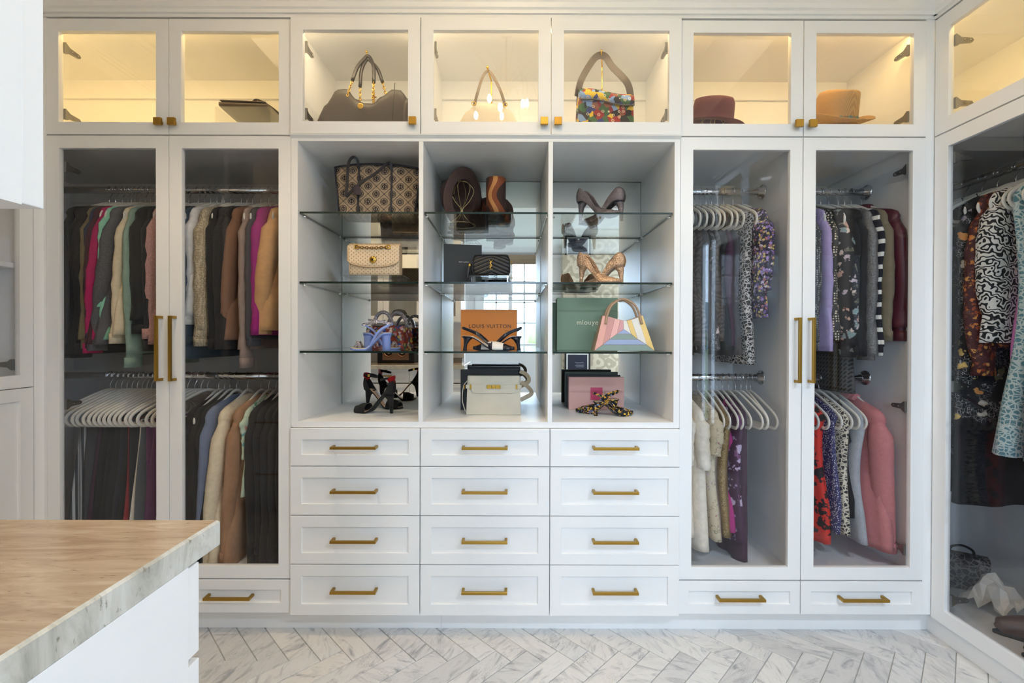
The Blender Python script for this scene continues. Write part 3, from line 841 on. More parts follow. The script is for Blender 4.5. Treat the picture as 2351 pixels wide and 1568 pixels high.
def garment(name, label, cat, loc, rz, mat, style='knit', L=0.60, sl=0.56, thick=0.028, slant=0.0, width=1.0, group=None, mat2=None, collar=None, buttons=None, hem=0.0):
    global _gs; _gs += 1
    rr = random.Random(_gs * 13 + 5)
    t = thing(name, label, cat, loc, rz, group)
    n = 26; ph = rr.uniform(0, 6); N = 20
    b = MB(); rings = []
    if style == 'trousers':
        for j in range(N + 1):
            q = j / N
            z = -0.187 - L * q if j > 1 else (-0.183 if j == 0 else -0.192)
            ru = (0.115 + 0.03 * q) * width; rv = thick * (0.25 if j == 0 else (0.55 + 0.25 * q))
            rings.append(ring(0.01 * math.sin(ph + q * 3), slant * q + 0.004 * math.sin(ph + q * 5), z, ru, rv, n, ph, 0.25 * q, 5))
        b.loft(rings); part('trouser_legs', b, mat, t)
        return t
    tops = [(-0.083, 0.052, 0.30), (-0.094, 0.085, 0.45), (-0.108, 0.125, 0.6), (-0.120, 0.165, 0.75), (-0.135, 0.192, 0.85), (-0.155, 0.204, 0.95)]
    if style in ('tank', 'slip'):
        tops = [(-0.19, 0.10, 0.4), (-0.205, 0.125, 0.6), (-0.23, 0.14, 0.8), (-0.26, 0.15, 0.95)]
    base = tops[-1][1]
    for z, ru, tv in tops:
        rings.append(ring(0, slant * 0.05, z, ru * width, thick * tv, n, ph, 0.05, 4))
    z0 = tops[-1][0]; z1 = -0.083 - L
    for j in range(1, N + 1):
        q = j / N
        ru = (base - 0.02 * math.sin(PI * min(1, q * 1.3)) + (0.02 + hem) * q * q) * width
        rv = thick * (1 + 0.25 * q + (0.8 * q * q if style == 'dress' else 0))
        z = lerp(z0, z1, q)
        rings.append(ring(0.008 * math.sin(ph * 2 + q * 4), slant * q * 0.6 + 0.006 * math.sin(ph + q * 5), z, ru, rv, n, ph + q, 0.10 + 0.22 * q, 5 + _gs % 3))
    b.loft(rings)
    part('body', b, mat, t)
    if style in ('tank', 'slip'):
        for s in (-1, 1):
            part('strap', MB().strip(bez([(0.008, s * 0.09, -0.235), (0.009, s * 0.085, -0.15), (0, s * 0.08, -0.084), (-0.009, s * 0.085, -0.15), (-0.008, s * 0.09, -0.235)], 5), 0.016, 0.002, (0, 0, 1) if False else (1, 0, 0.05)), mat, t)
        return t
    if sl > 0:
        for s in (-1, 1):
            rs = []; nn = 14; K = 14
            lean = slant if s < 0 else slant * 0.4
            bend = rr.uniform(-0.02, 0.008)
            for j in range(K + 1):
                q = j / K
                z = -0.128 - sl * q - (0.02 if j else 0)
                uo = pw([(0, 0.150), (0.15, 0.180), (0.5, 0.186 + bend), (1, 0.176)], q) * width
                ru = pw([(0, 0.030), (0.12, 0.050), (0.5, 0.046), (0.9, 0.038), (1, 0.042)], q)
                if style == 'puff': ru = pw([(0, 0.03), (0.3, 0.060), (0.75, 0.062), (0.95, 0.035), (1, 0.045)], q)
                rv = pw([(0, 0.012), (0.15, thick * 0.9), (1, thick * 0.75)], q) * (1.5 if style == 'puff' else 1.0)
                wr = 0.003 * math.sin(q * 34 + ph) * (1 if style != 'jacket' else 0.5)
                rs.append(ring(s * uo + wr, lean * q + rr.uniform(-1, 1) * 0.0012, z, ru, rv, nn, ph, 0.06, 4, 0.9))
            part('sleeve', MB().loft(rs), mat2 or mat, t)
            if style in ('knit', 'jacket') and sl > 0.4:
                last = [Vector(p) for p in rs[-1]]; c = sum(last, Vector()) / len(last)
                part('cuff', MB().loft([[c + (p - c) * 1.05 + Vector((0, 0, dz)) for p in last] for dz in (0.03, -0.012)]), mat2 or mat, t)
    if collar:
        pts = [(0.020 * math.cos(a), 0.058 * math.sin(a) , -0.088 - 0.012 * math.cos(a)) for a in [2 * PI * k / 14 for k in range(14)]]
        part('collar', MB().strip(pts, 0.034, 0.004, [(p[0], p[1], 0.01) for p in pts], closed=True), collar if collar is not True else mat, t)
    if buttons:
        for k in range(4):
            bb = MB().lathe([(0.001, 0), (0.007, 0.0), (0.0075, 0.002), (0.001, 0.003)], 10, Matrix.Translation((slant + buttons * 0.030, -0.200 + 0.006 * k, -0.60 - 0.016 * k)) @ Matrix.Rotation(buttons * PI / 2, 4, 'Y'))
            part('button', bb, M['nickel'], t)
    return t
K = {}
def fab(key, rgb, **k):
    if key not in K: K[key] = fabric('cloth_' + key, srgb(*rgb), **k)
    return K[key]
for key, rgb, kw in (('black', (18, 17, 19), dict(bump=0)), ('jet', (11, 11, 13), dict(bump=0)), ('olive', (120, 104, 70), {}), ('navy', (38, 46, 72), {}), ('maroon', (70, 28, 38), {}),
                     ('crimson', (188, 8, 92), {}), ('mint', (150, 214, 180), {}), ('charcoal', (84, 82, 84), dict(fleck=srgb(150, 148, 148), weave=700)), ('cream', (236, 216, 180), {}),
                     ('sage', (140, 164, 146), {}), ('pink_boucle', (206, 156, 148), dict(scale=240, var=0.4, weave=420, bump=0.9)), ('white', (226, 224, 222), {}), ('teal', (40, 66, 84), {}),
                     ('brown', (130, 92, 68), {}), ('taupe', (158, 136, 124), {}), ('grey', (72, 70, 74), {}), ('magenta', (158, 22, 118), {}), ('camel', (214, 164, 110), {}),
                     ('plum', (108, 42, 96), {}), ('redwine', (150, 20, 34), {}), ('slate', (88, 94, 98), {}), ('bluegrey', (110, 122, 150), dict(fleck=srgb(140, 150, 172))),
                     ('cream_wool', (240, 222, 188), {}), ('tan', (176, 132, 98), {}), ('lilac', (178, 160, 204), {}), ('olive_grey', (120, 108, 86), {}), ('heather', (176, 178, 182), dict(fleck=srgb(140, 142, 146), weave=500)),
                     ('rose', (196, 120, 120), dict(fleck=srgb(216, 150, 148), weave=700)), ('ivory', (232, 220, 200), {}), ('sheer_plum', (66, 34, 56), {}), ('dusk_rose', (170, 104, 110), {}),
                     ('pink', (214, 128, 196), {}), ('fuchsia', (176, 30, 120), {}), ('ink', (30, 30, 42), {})):
    fab(key, rgb, **kw)
def cable():
    t = NT('cloth_cable_knit'); v = t.co()
    w = t.wave(v, 40, 6, 3, 'BANDS', 'Y'); w2 = t.wave(v, 75, 3, 2, 'BANDS', 'Z')
    h = t.math('ADD', w, t.math('MULTIPLY', w2, 0.6))
    t.bsdf(t.mix(t.math('MULTIPLY', h, 0.6), srgb(176, 156, 124), srgb(240, 224, 194)), 0.9); t.bump(h, 0.8, 0.006); return t.mat
K['cable'] = cable()
K['burgundy_leather'] = leather('burgundy_leather', srgb(92, 34, 46), 0.38)
K['stripe_bw'] = stripes('striped_jersey', srgb(24, 24, 34), srgb(232, 226, 214), 0.052, 2, 0.66)
K['stripe_pale'] = stripes('pale_striped_cloth', srgb(70, 72, 76), srgb(206, 206, 206), 0.018, 1, 0.5)
K['dots_grey'] = dots('grey_dotted_cloth', srgb(70, 70, 72), srgb(178, 176, 170), 120, 0.36)
K['dots_cream'] = dots('cream_dotted_cloth', srgb(28, 26, 26), srgb(224, 208, 176), 95, 0.36)
K['dots_navy'] = dots('navy_dotted_cloth', srgb(38, 36, 96), srgb(226, 224, 226), 150, 0.34, 0.7)
K['dark_floral'] = floral('dark_floral_cloth', srgb(22, 20, 24), [srgb(236, 214, 200), srgb(226, 176, 150), srgb(214, 196, 208), srgb(120, 150, 150), srgb(70, 80, 60)], 30, 0.48, dist=0.02)
K['night_floral'] = floral('black_botanical_cloth', srgb(16, 15, 18), [srgb(224, 190, 110), srgb(214, 140, 70), srgb(206, 204, 196), srgb(110, 120, 90), srgb(150, 150, 190)], 20, 0.30, srgb(190, 188, 190), 70, 0.02)
K['lilac_floral'] = floral('black_lilac_floral_cloth', srgb(14, 13, 16), [srgb(190, 176, 206), srgb(140, 130, 160), srgb(200, 196, 200)], 14, 0.26, srgb(120, 116, 120), 50, 0.03)
K['rust_floral'] = floral('rust_floral_cloth', srgb(70, 22, 22), [srgb(206, 120, 50), srgb(150, 60, 30), srgb(220, 160, 80), srgb(60, 40, 60)], 70, 0.5, dist=0.008)
K['multi_floral'] = floral('violet_multi_floral_cloth', srgb(36, 30, 48), [srgb(168, 140, 204), srgb(220, 196, 90), srgb(120, 90, 160), srgb(226, 214, 220), srgb(180, 110, 90)], 85, 0.55, dist=0.008)
K['red_floral'] = floral('red_black_floral_cloth', srgb(214, 44, 30), [srgb(20, 18, 24), srgb(26, 22, 30), srgb(16, 14, 20)], 26, 0.52, dist=0.03)
K['purple_floral'] = floral('purple_floral_cloth', srgb(64, 22, 58), [srgb(206, 186, 214), srgb(150, 124, 160), srgb(120, 40, 110)], 20, 0.42, dist=0.03)
K['embroidered'] = floral('beige_embroidered_cloth', srgb(200, 186, 156), [srgb(222, 190, 196), srgb(110, 130, 80), srgb(160, 60, 80)], 38, 0.22, srgb(110, 90, 70), 40, 0.02)
K['mint_floral'] = floral('mint_floral_cloth', srgb(206, 220, 190), [srgb(120, 190, 190), srgb(226, 140, 110), srgb(110, 160, 110)], 30, 0.3, dist=0.02)
K['bw_floral'] = lace('black_cream_print_cloth', srgb(30, 28, 32), srgb(222, 210, 186), 60, 0.13, 2)
K['bw_lace'] = lace('black_white_lace_cloth', srgb(20, 18, 20), srgb(206, 202, 198), 62, 0.09, 4)
K['fern'] = swirl('fern_print_cloth', srgb(20, 18, 18), srgb(226, 220, 210), 16, 14, 0.42, 0.55, 2.2)
K['rose_swirl'] = swirl('taupe_rose_cloth', srgb(58, 50, 48), srgb(84, 74, 70), 14, 9, 0.4, 0.6, 2)
K['feather'] = floral('black_feather_cloth', srgb(30, 26, 28), [srgb(206, 190, 190), srgb(150, 120, 130), srgb(90, 80, 84)], 16, 0.28, srgb(170, 160, 150), 60, 0.06)
K['teal_lace'] = lace('teal_lace_cloth', srgb(96, 146, 158), srgb(206, 222, 220), 60, 0.13, 2)
K['gold_sequin'] = glitter('gold_sequin_cloth', srgb(150, 124, 80), 420, 0.4, 0.4, 0.4)
K['grey_sequin'] = glitter('grey_sequin_cloth', srgb(112, 110, 108), 520, 0.25, 0.45, 0.3)
def houndstooth():
    t = NT('houndstooth_cloth'); s = t.sep(t.co((55, 55, 55)))
    a = t.math('FRACT', t.math('ADD', s[1], s[2])); b = t.math('FRACT', t.math('SUBTRACT', s[2], s[1])); c = t.math('FRACT', s[1])
    m = t.math('GREATER_THAN', t.math('ADD', t.math('GREATER_THAN', a, 0.5), t.math('GREATER_THAN', t.math('MULTIPLY', b, c), 0.3)), 0.5)
    t.bsdf(t.mix(m, srgb(26, 26, 28), srgb(88, 86, 84)), 0.85); return t.mat
K['houndstooth'] = houndstooth()

GY = FY + ROD_Y
def row(items, zrod, where, hang_label, hang_group, yr=0.0, ysh=0.21):
    for it in items:
        x, style, mat, name, cat, label = it[:6]; kw = dict(it[6]) if len(it) > 6 else {}
        X = PX(x, 500 if zrod > 1.4 else 950, GY - ysh)
        yaw = kw.pop('yaw', yr) + R.uniform(-0.03, 0.03)
        covered = style in ('knit', 'jacket', 'puff', 'dress') and kw.get('width', 1.0) >= 0.95
        if kw.pop('hang', True): hanger((X, GY, zrod), yaw, hang_label, hang_group, 0.86 if covered and R.random() < 0.8 else 1.0)
        if style:
            grp = kw.pop('group', None)
            garment(name, label, cat, (X, GY, zrod), yaw, K[mat], style, group=grp, **kw)
def bl(x, where, style='jacket', **k):
    return (x, style, R.choice(['black', 'jet']), 'black_jacket', 'jacket', 'black long-sleeved jacket hanging ' + where, dict(group='black jackets ' + where, **k))
W_U = 'on the upper rod of the coat wardrobe'
row([
    bl(150, W_U, L=0.62, sl=0.6), bl(166, W_U, L=0.66, sl=0.6), bl(183, W_U, L=0.66, sl=0.58),
    (197, 'knit', 'olive', 'sweater', 'sweater', 'olive sweater hanging between black jackets and the crimson sweater', dict(L=0.6, thick=0.018, slant=-0.01)),
    (206, 'knit', 'navy', 'shirt', 'shirt', 'navy shirt hanging beside the olive sweater', dict(L=0.6, thick=0.016, slant=-0.01)),
    (215, 'knit', 'maroon', 'sweater', 'sweater', 'dark maroon sweater beside the crimson one', dict(L=0.62, thick=0.02, slant=-0.02)),
    (228, 'knit', 'crimson', 'sweater', 'sweater', 'bright crimson long-sleeved sweater among the coats', dict(L=0.60, sl=0.58, thick=0.022, slant=-0.055)),
    (241, 'knit', 'mint', 'sweater', 'sweater', 'pale mint green sweater beside the crimson one', dict(L=0.6, sl=0.40, thick=0.018, slant=-0.02)),
    (255, 'knit', 'charcoal', 'sweater', 'sweater', 'flecked charcoal grey sweater with a wide sleeve', dict(L=0.62, sl=0.57, thick=0.03, slant=-0.085)),
    (279, 'knit', 'cream', 'sweater', 'sweater', 'cream sweatshirt with a long narrow sleeve', dict(L=0.58, sl=0.54, thick=0.022, slant=-0.045)),
    (293, 'knit', 'sage', 'sweater', 'sweater', 'sage green long sweater half hidden by the black padded jacket', dict(L=0.66, sl=0.64, thick=0.02, slant=0.0)),
    (313, 'jacket', 'jet', 'padded_jacket', 'jacket', 'black padded jacket between the cream sweatshirt and the pink knit', dict(L=0.52, sl=0.50, thick=0.042)),
    bl(333, W_U, L=0.6, sl=0.57),
    (352, 'knit', 'pink_boucle', 'cardigan', 'sweater', 'dusty pink fluffy knit cardigan by the door edge', dict(L=0.62, sl=0.52, thick=0.03, slant=-0.03)),
    bl(376, W_U), bl(392, W_U), bl(408, W_U),
    (424, 'knit', 'teal', 'shirt', 'shirt', 'dark teal shirt beside the white blouse', dict(L=0.68, sl=0.55, thick=0.02)),
    (437, 'knit', 'white', 'blouse', 'blouse', 'white long-sleeved blouse beside the cable knit', dict(L=0.50, sl=0.46, thick=0.022, slant=-0.02)),
    (459, 'knit', 'cable', 'cable_knit', 'sweater', 'cream cable-knit sweater with raised pattern', dict(L=0.56, sl=0.55, thick=0.036, slant=-0.015)),
    bl(486, W_U, L=0.6), bl(500, W_U, L=0.64), bl(514, W_U, L=0.64),
    (536, 'jacket', 'brown', 'coat', 'coat', 'brown wool coat beside the long taupe cardigan', dict(L=0.6, sl=0.56, thick=0.03, slant=-0.05)),
    (556, 'knit', 'taupe', 'cardigan', 'sweater', 'long taupe cardigan with a flared sleeve', dict(L=0.64, sl=0.64, thick=0.022, slant=-0.005)),
    (572, 'knit', 'grey', 'sweater', 'sweater', 'dark grey sweater between the taupe cardigan and the magenta coat', dict(L=0.6, sl=0.55, thick=0.02)),
    (593, 'knit', 'magenta', 'sweater', 'sweater', 'magenta purple knit coat beside the camel coat', dict(L=0.58, sl=0.5, thick=0.032, slant=-0.015)),
    (624, 'jacket', 'camel', 'coat', 'coat', 'camel beige wool coat with broad sleeve', dict(L=0.56, sl=0.50, thick=0.045, slant=-0.06)),
    bl(652, W_U, L=0.6),
], ROD_Z1, W_U, 'cream plastic clothes hanger with chrome hook on the upper rod of the coat wardrobe', 'hangers on the upper rod of the coat wardrobe')
for x, yw in ((508, 0.95), (612, 0.55)):
    hanger((PX(x, 460, GY - 0.02), GY, ROD_Z1 - 0.0), yw, 'empty cream plastic hanger turned towards the door of the coat wardrobe', 'empty hangers on the upper rod of the coat wardrobe')
W_L = 'on the lower rod of the coat wardrobe'
def tr(x, mat, label, **k):
    d = dict(L=0.62, thick=0.026, yaw=-0.42, slant=-0.01); d.update(k)
    return (x, 'trousers', mat, 'trousers', 'trousers', label, d)
tl = []
for x, mat, lb in ((152, 'stripe_pale', 'pale striped trousers folded over a hanger'), (166, 'stripe_pale', 'pale striped trousers folded over a hanger'), (181, 'grey', 'charcoal trousers folded over a hanger beside the striped pairs'), (195, 'sheer_plum', 'dark plum trousers folded over a hanger'),
                   (208, 'jet', 0), (221, 'jet', 0), (234, 'black', 0), (246, 'ink', 0), (258, 'jet', 0), (270, 'redwine', 'wine red trousers folded over a hanger'), (283, 'black', 0), (295, 'ivory', 'ivory trousers folded over a hanger'), (307, 'slate', 'slate grey trousers folded over a hanger'),
                   (320, 'plum', 'purple trousers folded over a hanger beside the slate pair'), (333, 'plum', 'purple trousers folded over a hanger beside the printed pair'), (350, 'bw_floral', 'black and cream printed trousers folded over a hanger'), (368, 'black', 0), (384, 'black', 0), (400, 'black', 0)):
    g = dict(thick=0.018 if x not in (270, 320) else 0.026)
    if lb == 0: lb = 'black trousers folded over a hanger ' + W_L; g['group'] = 'black trousers ' + W_L
    elif x < 170: g['group'] = 'pale striped trousers'
    tl.append(tr(x, mat, lb, **g))
row(tl, ROD_Z2, W_L, 'cream plastic clothes hanger set askew ' + W_L, 'hangers ' + W_L)
row([
    bl(428, W_L, L=0.66, sl=0.58), bl(443, W_L, L=0.66), bl(457, W_L, L=0.68),
    (474, 'jacket', 'bluegrey', 'blazer', 'jacket', 'blue grey tailored blazer beside the cream one', dict(L=0.68, sl=0.56, thick=0.026, slant=-0.04)),
    (502, 'jacket', 'cream_wool', 'blazer', 'jacket', 'long cream blazer beside the blue grey one', dict(L=0.74, sl=0.66, thick=0.034, slant=-0.07)),
    (536, 'jacket', 'tan', 'blazer', 'jacket', 'tan brown blazer beside the cream one', dict(L=0.72, sl=0.6, thick=0.03, slant=-0.045)),
    (556, 'knit', 'mint_floral', 'blouse', 'blouse', 'mint floral blouse hanging beside the tan blazer', dict(L=0.4, sl=0.18, thick=0.016)),
    bl(574, W_L, L=0.72), bl(592, W_L, L=0.72), bl(610, W_L, L=0.7), bl(628, W_L, L=0.72), bl(646, W_L, L=0.7),
], ROD_Z2, W_L, 'cream plastic clothes hanger with its jacket ' + W_L, 'jacket hangers ' + W_L)
W_B = 'on the upper rod of the blouse wardrobe'
hl = 'cream plastic clothes hanger with chrome hook '
def tk(x, mat, label, **k):
    return (x, k.pop('style', 'tank'), mat, k.pop('name', 'sleeveless_top'), 'top', label, k)
row([
    tk(1580, 'feather', 'black sleeveless top with pink feather print by the door frame', L=0.62),
    tk(1597, 'feather', 'black sleeveless top with pink feather print', L=0.66),
    tk(1612, 'rose_swirl', 'taupe sleeveless top with tonal roses', L=0.60, group='taupe rose tops'), tk(1627, 'rose_swirl', 'taupe sleeveless top with tonal roses', L=0.62, group='taupe rose tops'),
    tk(1641, 'grey', 'plain dark grey sleeveless top between rose prints', L=0.6), tk(1655, 'feather', 'black and white print sleeveless top with feathers', L=0.64),
    tk(1669, 'rose_swirl', 'taupe sleeveless top with tonal roses', L=0.60, group='taupe rose tops'), tk(1684, 'black', 'plain black sleeveless top among printed tops', L=0.66),
    tk(1699, 'sheer_plum', 'dark plum sleeveless top', L=0.62), tk(1714, 'grey', 'plain dark grey sleeveless top beside the plum one', L=0.66),
    tk(1738, 'bw_lace', 'black and white lace-print long top', L=0.70, style='knit', sl=0.0, width=0.8),
    tk(1762, 'multi_floral', 'violet and yellow floral blouse with puffed sleeves', L=0.5, style='puff', sl=0.32, thick=0.03, name='floral_blouse'),
], ROD_Z1, W_B, hl + W_B, 'hangers ' + W_B)
W_B2 = 'on the lower rod of the blouse wardrobe'
row([
    tk(1588, 'ivory', 'ivory short-sleeved blouse by the door frame', style='knit', sl=0.2, L=0.56, thick=0.028, name='blouse'),
    tk(1615, 'ivory', 'ivory short-sleeved blouse beside the embroidered one', style='knit', sl=0.22, L=0.62, thick=0.036, slant=0.02, name='blouse'),
    tk(1648, 'embroidered', 'beige sleeveless blouse embroidered with flowers', style='knit', sl=0.16, L=0.58, thick=0.03, name='blouse'),
    tk(1667, 'taupe', 'taupe sleeveless top beside the embroidered blouse', L=0.6), tk(1682, 'gold_sequin', 'gold sequinned sleeveless top', L=0.58, style='knit', sl=0.0, width=0.85),
    tk(1697, 'fuchsia', 'fuchsia sleeveless top beside the gold sequins', L=0.56), tk(1711, 'purple_floral', 'purple floral long top', L=0.60, style='knit', sl=0.0, width=0.9), tk(1727, 'sheer_plum', 'sheer dark plum long scarf-hem top', L=0.70, style='knit', sl=0.0, width=0.75),
], ROD_Z2, W_B2, hl + W_B2, 'hangers ' + W_B2)
for x in (1742, 1756, 1769, 1779):
    hanger((PX(x, 950, GY - 0.2), GY, ROD_Z2), R.uniform(-0.05, 0.12), 'empty cream plastic hanger ' + W_B2, 'empty hangers ' + W_B2)
W_C = 'on the upper rod beside the mirror-side blouses'
W_C = 'on the upper rod above the rose blazer'
row([
    tk(1853, 'dots_grey', 'grey dotted blouse at the partition', style='knit', L=0.58, sl=0.5, name='blouse'),
    tk(1877, 'dots_grey', 'grey dotted blouse beside the lilac one', style='knit', L=0.60, sl=0.56, thick=0.03, name='blouse'),
    tk(1900, 'lilac', 'lilac long-sleeved blouse above the rose blazer', style='knit', L=0.64, sl=0.5, thick=0.02, slant=0.02, name='blouse'),
    tk(1914, 'dots_cream', 'black blouse with cream dots', style='knit', L=0.56, sl=0.52, thick=0.03, slant=0.02, name='blouse'),
    tk(1940, 'dark_floral', 'dark floral blouse with a puffed cuff', style='puff', L=0.62, sl=0.60, thick=0.024, slant=0.03, name='floral_blouse'),
    tk(1962, 'jet', 'plain black blouse beside the dark floral one', style='knit', L=0.64, sl=0.58, thick=0.024, name='blouse'),
    tk(1982, 'black', 'plain black blouse beside the sequinned one', style='knit', L=0.66, sl=0.56, thick=0.024, slant=0.01, name='blouse'),
    tk(2006, 'grey_sequin', 'grey sequinned sweater beside the striped jersey', style='knit', L=0.66, sl=0.60, thick=0.026, name='sweater'),
    tk(2023, 'stripe_bw', 'black and white striped jersey', style='knit', L=0.62, sl=0.58, thick=0.016, name='sweater'),
    tk(2039, 'olive_grey', 'olive grey suede jacket', style='jacket', L=0.58, sl=0.52, thick=0.026, slant=0.01, name='jacket'),
    tk(2066, 'burgundy_leather', 'burgundy leather jacket nearest the side wall', style='jacket', L=0.54, sl=0.52, thick=0.030, slant=0.02, collar=True, name='leather_jacket'),
], ROD_Z1, W_C, hl + W_C, 'hangers ' + W_C)
garment('trousers', 'black houndstooth trousers hanging long behind the dotted blouse', 'trousers', (PX(1905, 950, GY), GY + 0.0, ROD_Z1), 0.0, K['houndstooth'], 'trousers', L=0.72, thick=0.03)
W_D = 'on the lower rod beside the rose blazer'
row([
    tk(1862, 'dusk_rose', 'dusky rose trousers folded at the partition', style='trousers', L=0.6, name='trousers'),
    tk(1882, 'dusk_rose', 'dusky rose trousers folded beside the red floral dress', style='trousers', L=0.62, name='trousers'),
    tk(1908, 'red_floral', 'red dress with large black flowers', style='knit', sl=0.0, L=0.60, thick=0.034, width=0.85, name='dress'),
    tk(1938, 'dots_navy', 'navy blouse with small white dots', style='knit', sl=0.0, L=0.56, thick=0.02, width=0.85, name='blouse'),
    tk(1957, 'bw_floral', 'black and cream leaf-print blouse', style='knit', sl=0.0, L=0.56, thick=0.024, width=0.9, name='blouse'),
    tk(1976, 'black', 'plain black sleeveless top beside the leaf print', L=0.5), tk(1994, 'heather', 'heather grey sleeveless top beside the rose blazer', style='knit', sl=0.0, L=0.60, thick=0.026, width=0.92),
    tk(2034, 'rose', 'dusty rose wool blazer with four cuff buttons', style='jacket', sl=0.55, L=0.62, thick=0.045, slant=0.035, collar=True, buttons=-1, name='blazer'),
], ROD_Z2, W_D, hl + W_D, 'hangers ' + W_D)
# side run: rod lies along Y
def side(Y, style, mat, name, cat, label, **k):
    loc = (XR + ROD_Y, Y, 1.866); yaw = -PI / 2 + R.uniform(-0.05, 0.05)
    hanger(loc, yaw, 'cream plastic clothes hanger on the rod of the dress wardrobe', 'hangers on the rod of the dress wardrobe')
    if style: garment(name, label, cat, loc, yaw, K[mat], style, **k)
g_ = 'plain black dresses in the side wardrobe'
side(2.16, 'knit', 'jet', 'dress', 'dress', 'plain black long dress in the side wardrobe', L=1.15, sl=0.4, group=g_)
side(2.08, 'knit', 'black', 'dress', 'dress', 'plain black long dress in the side wardrobe', L=1.2, sl=0.4, group=g_)
side(2.00, 'tank', 'jet', 'dress', 'dress', 'plain black strapped dress in the side wardrobe', L=1.2)
side(1.93, 'tank', 'lilac_floral', 'dress', 'dress', 'black strapped dress with lilac flowers', L=1.22, thick=0.03)
side(1.87, 'tank', 'black', 'dress', 'dress', 'plain black strapped dress beside the botanical print', L=1.25, thick=0.03)
side(1.80, 'knit', 'night_floral', 'dress', 'dress', 'black dress printed with orchids and script', L=0.92, sl=0.66, thick=0.032)
side(1.745, 'puff', 'rust_floral', 'blouse', 'blouse', 'rust floral blouse with gathered cuff', L=0.62, sl=0.66, thick=0.02)
side(1.70, 'puff', 'fern', 'blouse', 'blouse', 'black and white fern-print blouse', L=0.6, sl=0.48, thick=0.026)
side(1.667, 'tank', 'pink', 'blouse', 'blouse', 'pink gauze top beside the teal lace dress', L=0.76, thick=0.022, width=0.95)
side(1.637, 'dress', 'teal_lace', 'dress', 'dress', 'teal and white lace dress', L=1.0, sl=0.0, thick=0.03, width=0.9, hem=0.03)
side(1.585, 'tank', 'fuchsia', 'dress', 'dress', 'fuchsia dress beside the teal lace one', L=1.06, thick=0.03)
side(1.53, 'dress', 'teal', 'dress', 'dress', 'dark teal dress beyond the fuchsia one', L=1.0, sl=0.0, thick=0.028)
side(1.47, 'dress', 'navy', 'dress', 'dress', 'navy dress beyond the dark teal one', L=1.0, sl=0.3, thick=0.028)
# ------------------------------------------------------------------ shoes
def smooth(t): t = max(0, min(1, t)); return t * t * (3 - 2 * t)
def sole_z(s, H): return H * (1 - smooth((s - 0.14) / 0.52)) if s < 0.66 else 0.004 * smooth((s - 0.85) / 0.15)
def sole_w(s, pointed=True):
    tip = [(0.9, 0.022), (0.97, 0.010), (1.0, 0.003)] if pointed else [(0.9, 0.030), (0.97, 0.019), (1.0, 0.005)]
    return pw([(0, 0.006), (0.03, 0.018), (0.12, 0.026), (0.4, 0.023), (0.66, 0.037), (0.78, 0.034)] + tip, s)
def mb_sole(L, H, th=0.005, pointed=True, dz=0.0, shrink=1.0):
    rings = []
    for j in range(25):
        s = j / 24; z = sole_z(s, H) + dz; w = sole_w(s, pointed) * shrink
        rings.append([(s * L, w * c, z + th * q) for c, q in ((-1, 0), (-0.5, -0.05), (0.5, -0.05), (1, 0), (1, 1), (0, 0.85), (-1, 1))])
    return MB().loft(rings)
def mb_heel(L, H, kind='stiletto'):
    rings = []
    for z, cx, rx, ry in ([(1.0, 0.028, 0.026, 0.0175), (0.88, 0.022, 0.020, 0.016), (0.72, 0.016, 0.0135, 0.012), (0.4, 0.013, 0.0088, 0.0085), (0.0, 0.011, 0.0065, 0.0065)] if kind == 'stiletto'
                          else [(1.0, 0.026, 0.026, 0.022), (0.8, 0.023, 0.019, 0.021), (0.4, 0.021, 0.017, 0.020), (0.0, 0.021, 0.018, 0.021)] if kind == 'block'
                          else [(1.0, 0.028, 0.026, 0.021), (0.8, 0.020, 0.014, 0.014), (0.5, 0.014, 0.008, 0.009), (0.25, 0.012, 0.007, 0.0075), (0.0, 0.011, 0.009, 0.009)]):
        rings.append([(cx + rx * math.cos(2 * PI * k / 14), ry * math.sin(2 * PI * k / 14), H * z + (0.002 + 0.10 * (0.03 - (cx + rx * math.cos(2 * PI * k / 14))) * 0 if z == 1.0 else 0)) for k in range(14)])
    return MB().loft(rings)
def mb_upper(L, H, s0, s1, hts, s_open, dz=0.004, wide=1.06, pointed=True):
    """shell from station s0 to s1; open on top before s_open"""
    h = 7; rings = []; opens = []; NS = 34
    for j in range(NS + 1):
        s = lerp(s0, s1, j / NS); z0 = sole_z(s, H) + dz; w = sole_w(s, pointed) * wide; ht = pw(hts, s)
        c = smooth((s - (s_open - 0.05)) / 0.10)
        L_ = []
        for k in range(h):
            q = k / (h - 1)
            yo, zo = w * (1 - 0.10 * q), ht * q
            yc, zc_ = w * (math.cos(q * PI / 2) ** 0.75), ht * math.sin(q * PI / 2)
            L_.append((lerp(yo, yc, c), z0 + lerp(zo, zc_, c)))
        bk = max(0.0, 1 - s / 0.16)
        def xx(z):
            q = (z - z0) / max(ht, 1e-5); return s * L + bk * (-0.007 * math.sin(PI * min(1, q * 0.95)) + 0.005 * q * q)
        rings.append([(xx(z), -y, z) for y, z in L_] + [(xx(z), y, z) for y, z in reversed(L_)])
        opens.append(s < s_open)
    b = MB(); n = 2 * h
    for r in rings: b.v.extend(r)
    for j in range(NS):
        for i in range(n - 1):
            if i == h - 1 and (opens[j] or opens[j + 1]): continue
            b.f.append([j * n + i, j * n + i + 1, (j + 1) * n + i + 1, (j + 1) * n + i]); b.m.append(0); b.s.append(True)
    return b
def place(name, label, cat, heel, toe, z, group=None):
    a = math.atan2(toe[1] - heel[1], toe[0] - heel[0])
    return thing(name, label, cat, (heel[0], heel[1], z), a, group), math.hypot(toe[0] - heel[0], toe[1] - heel[1])
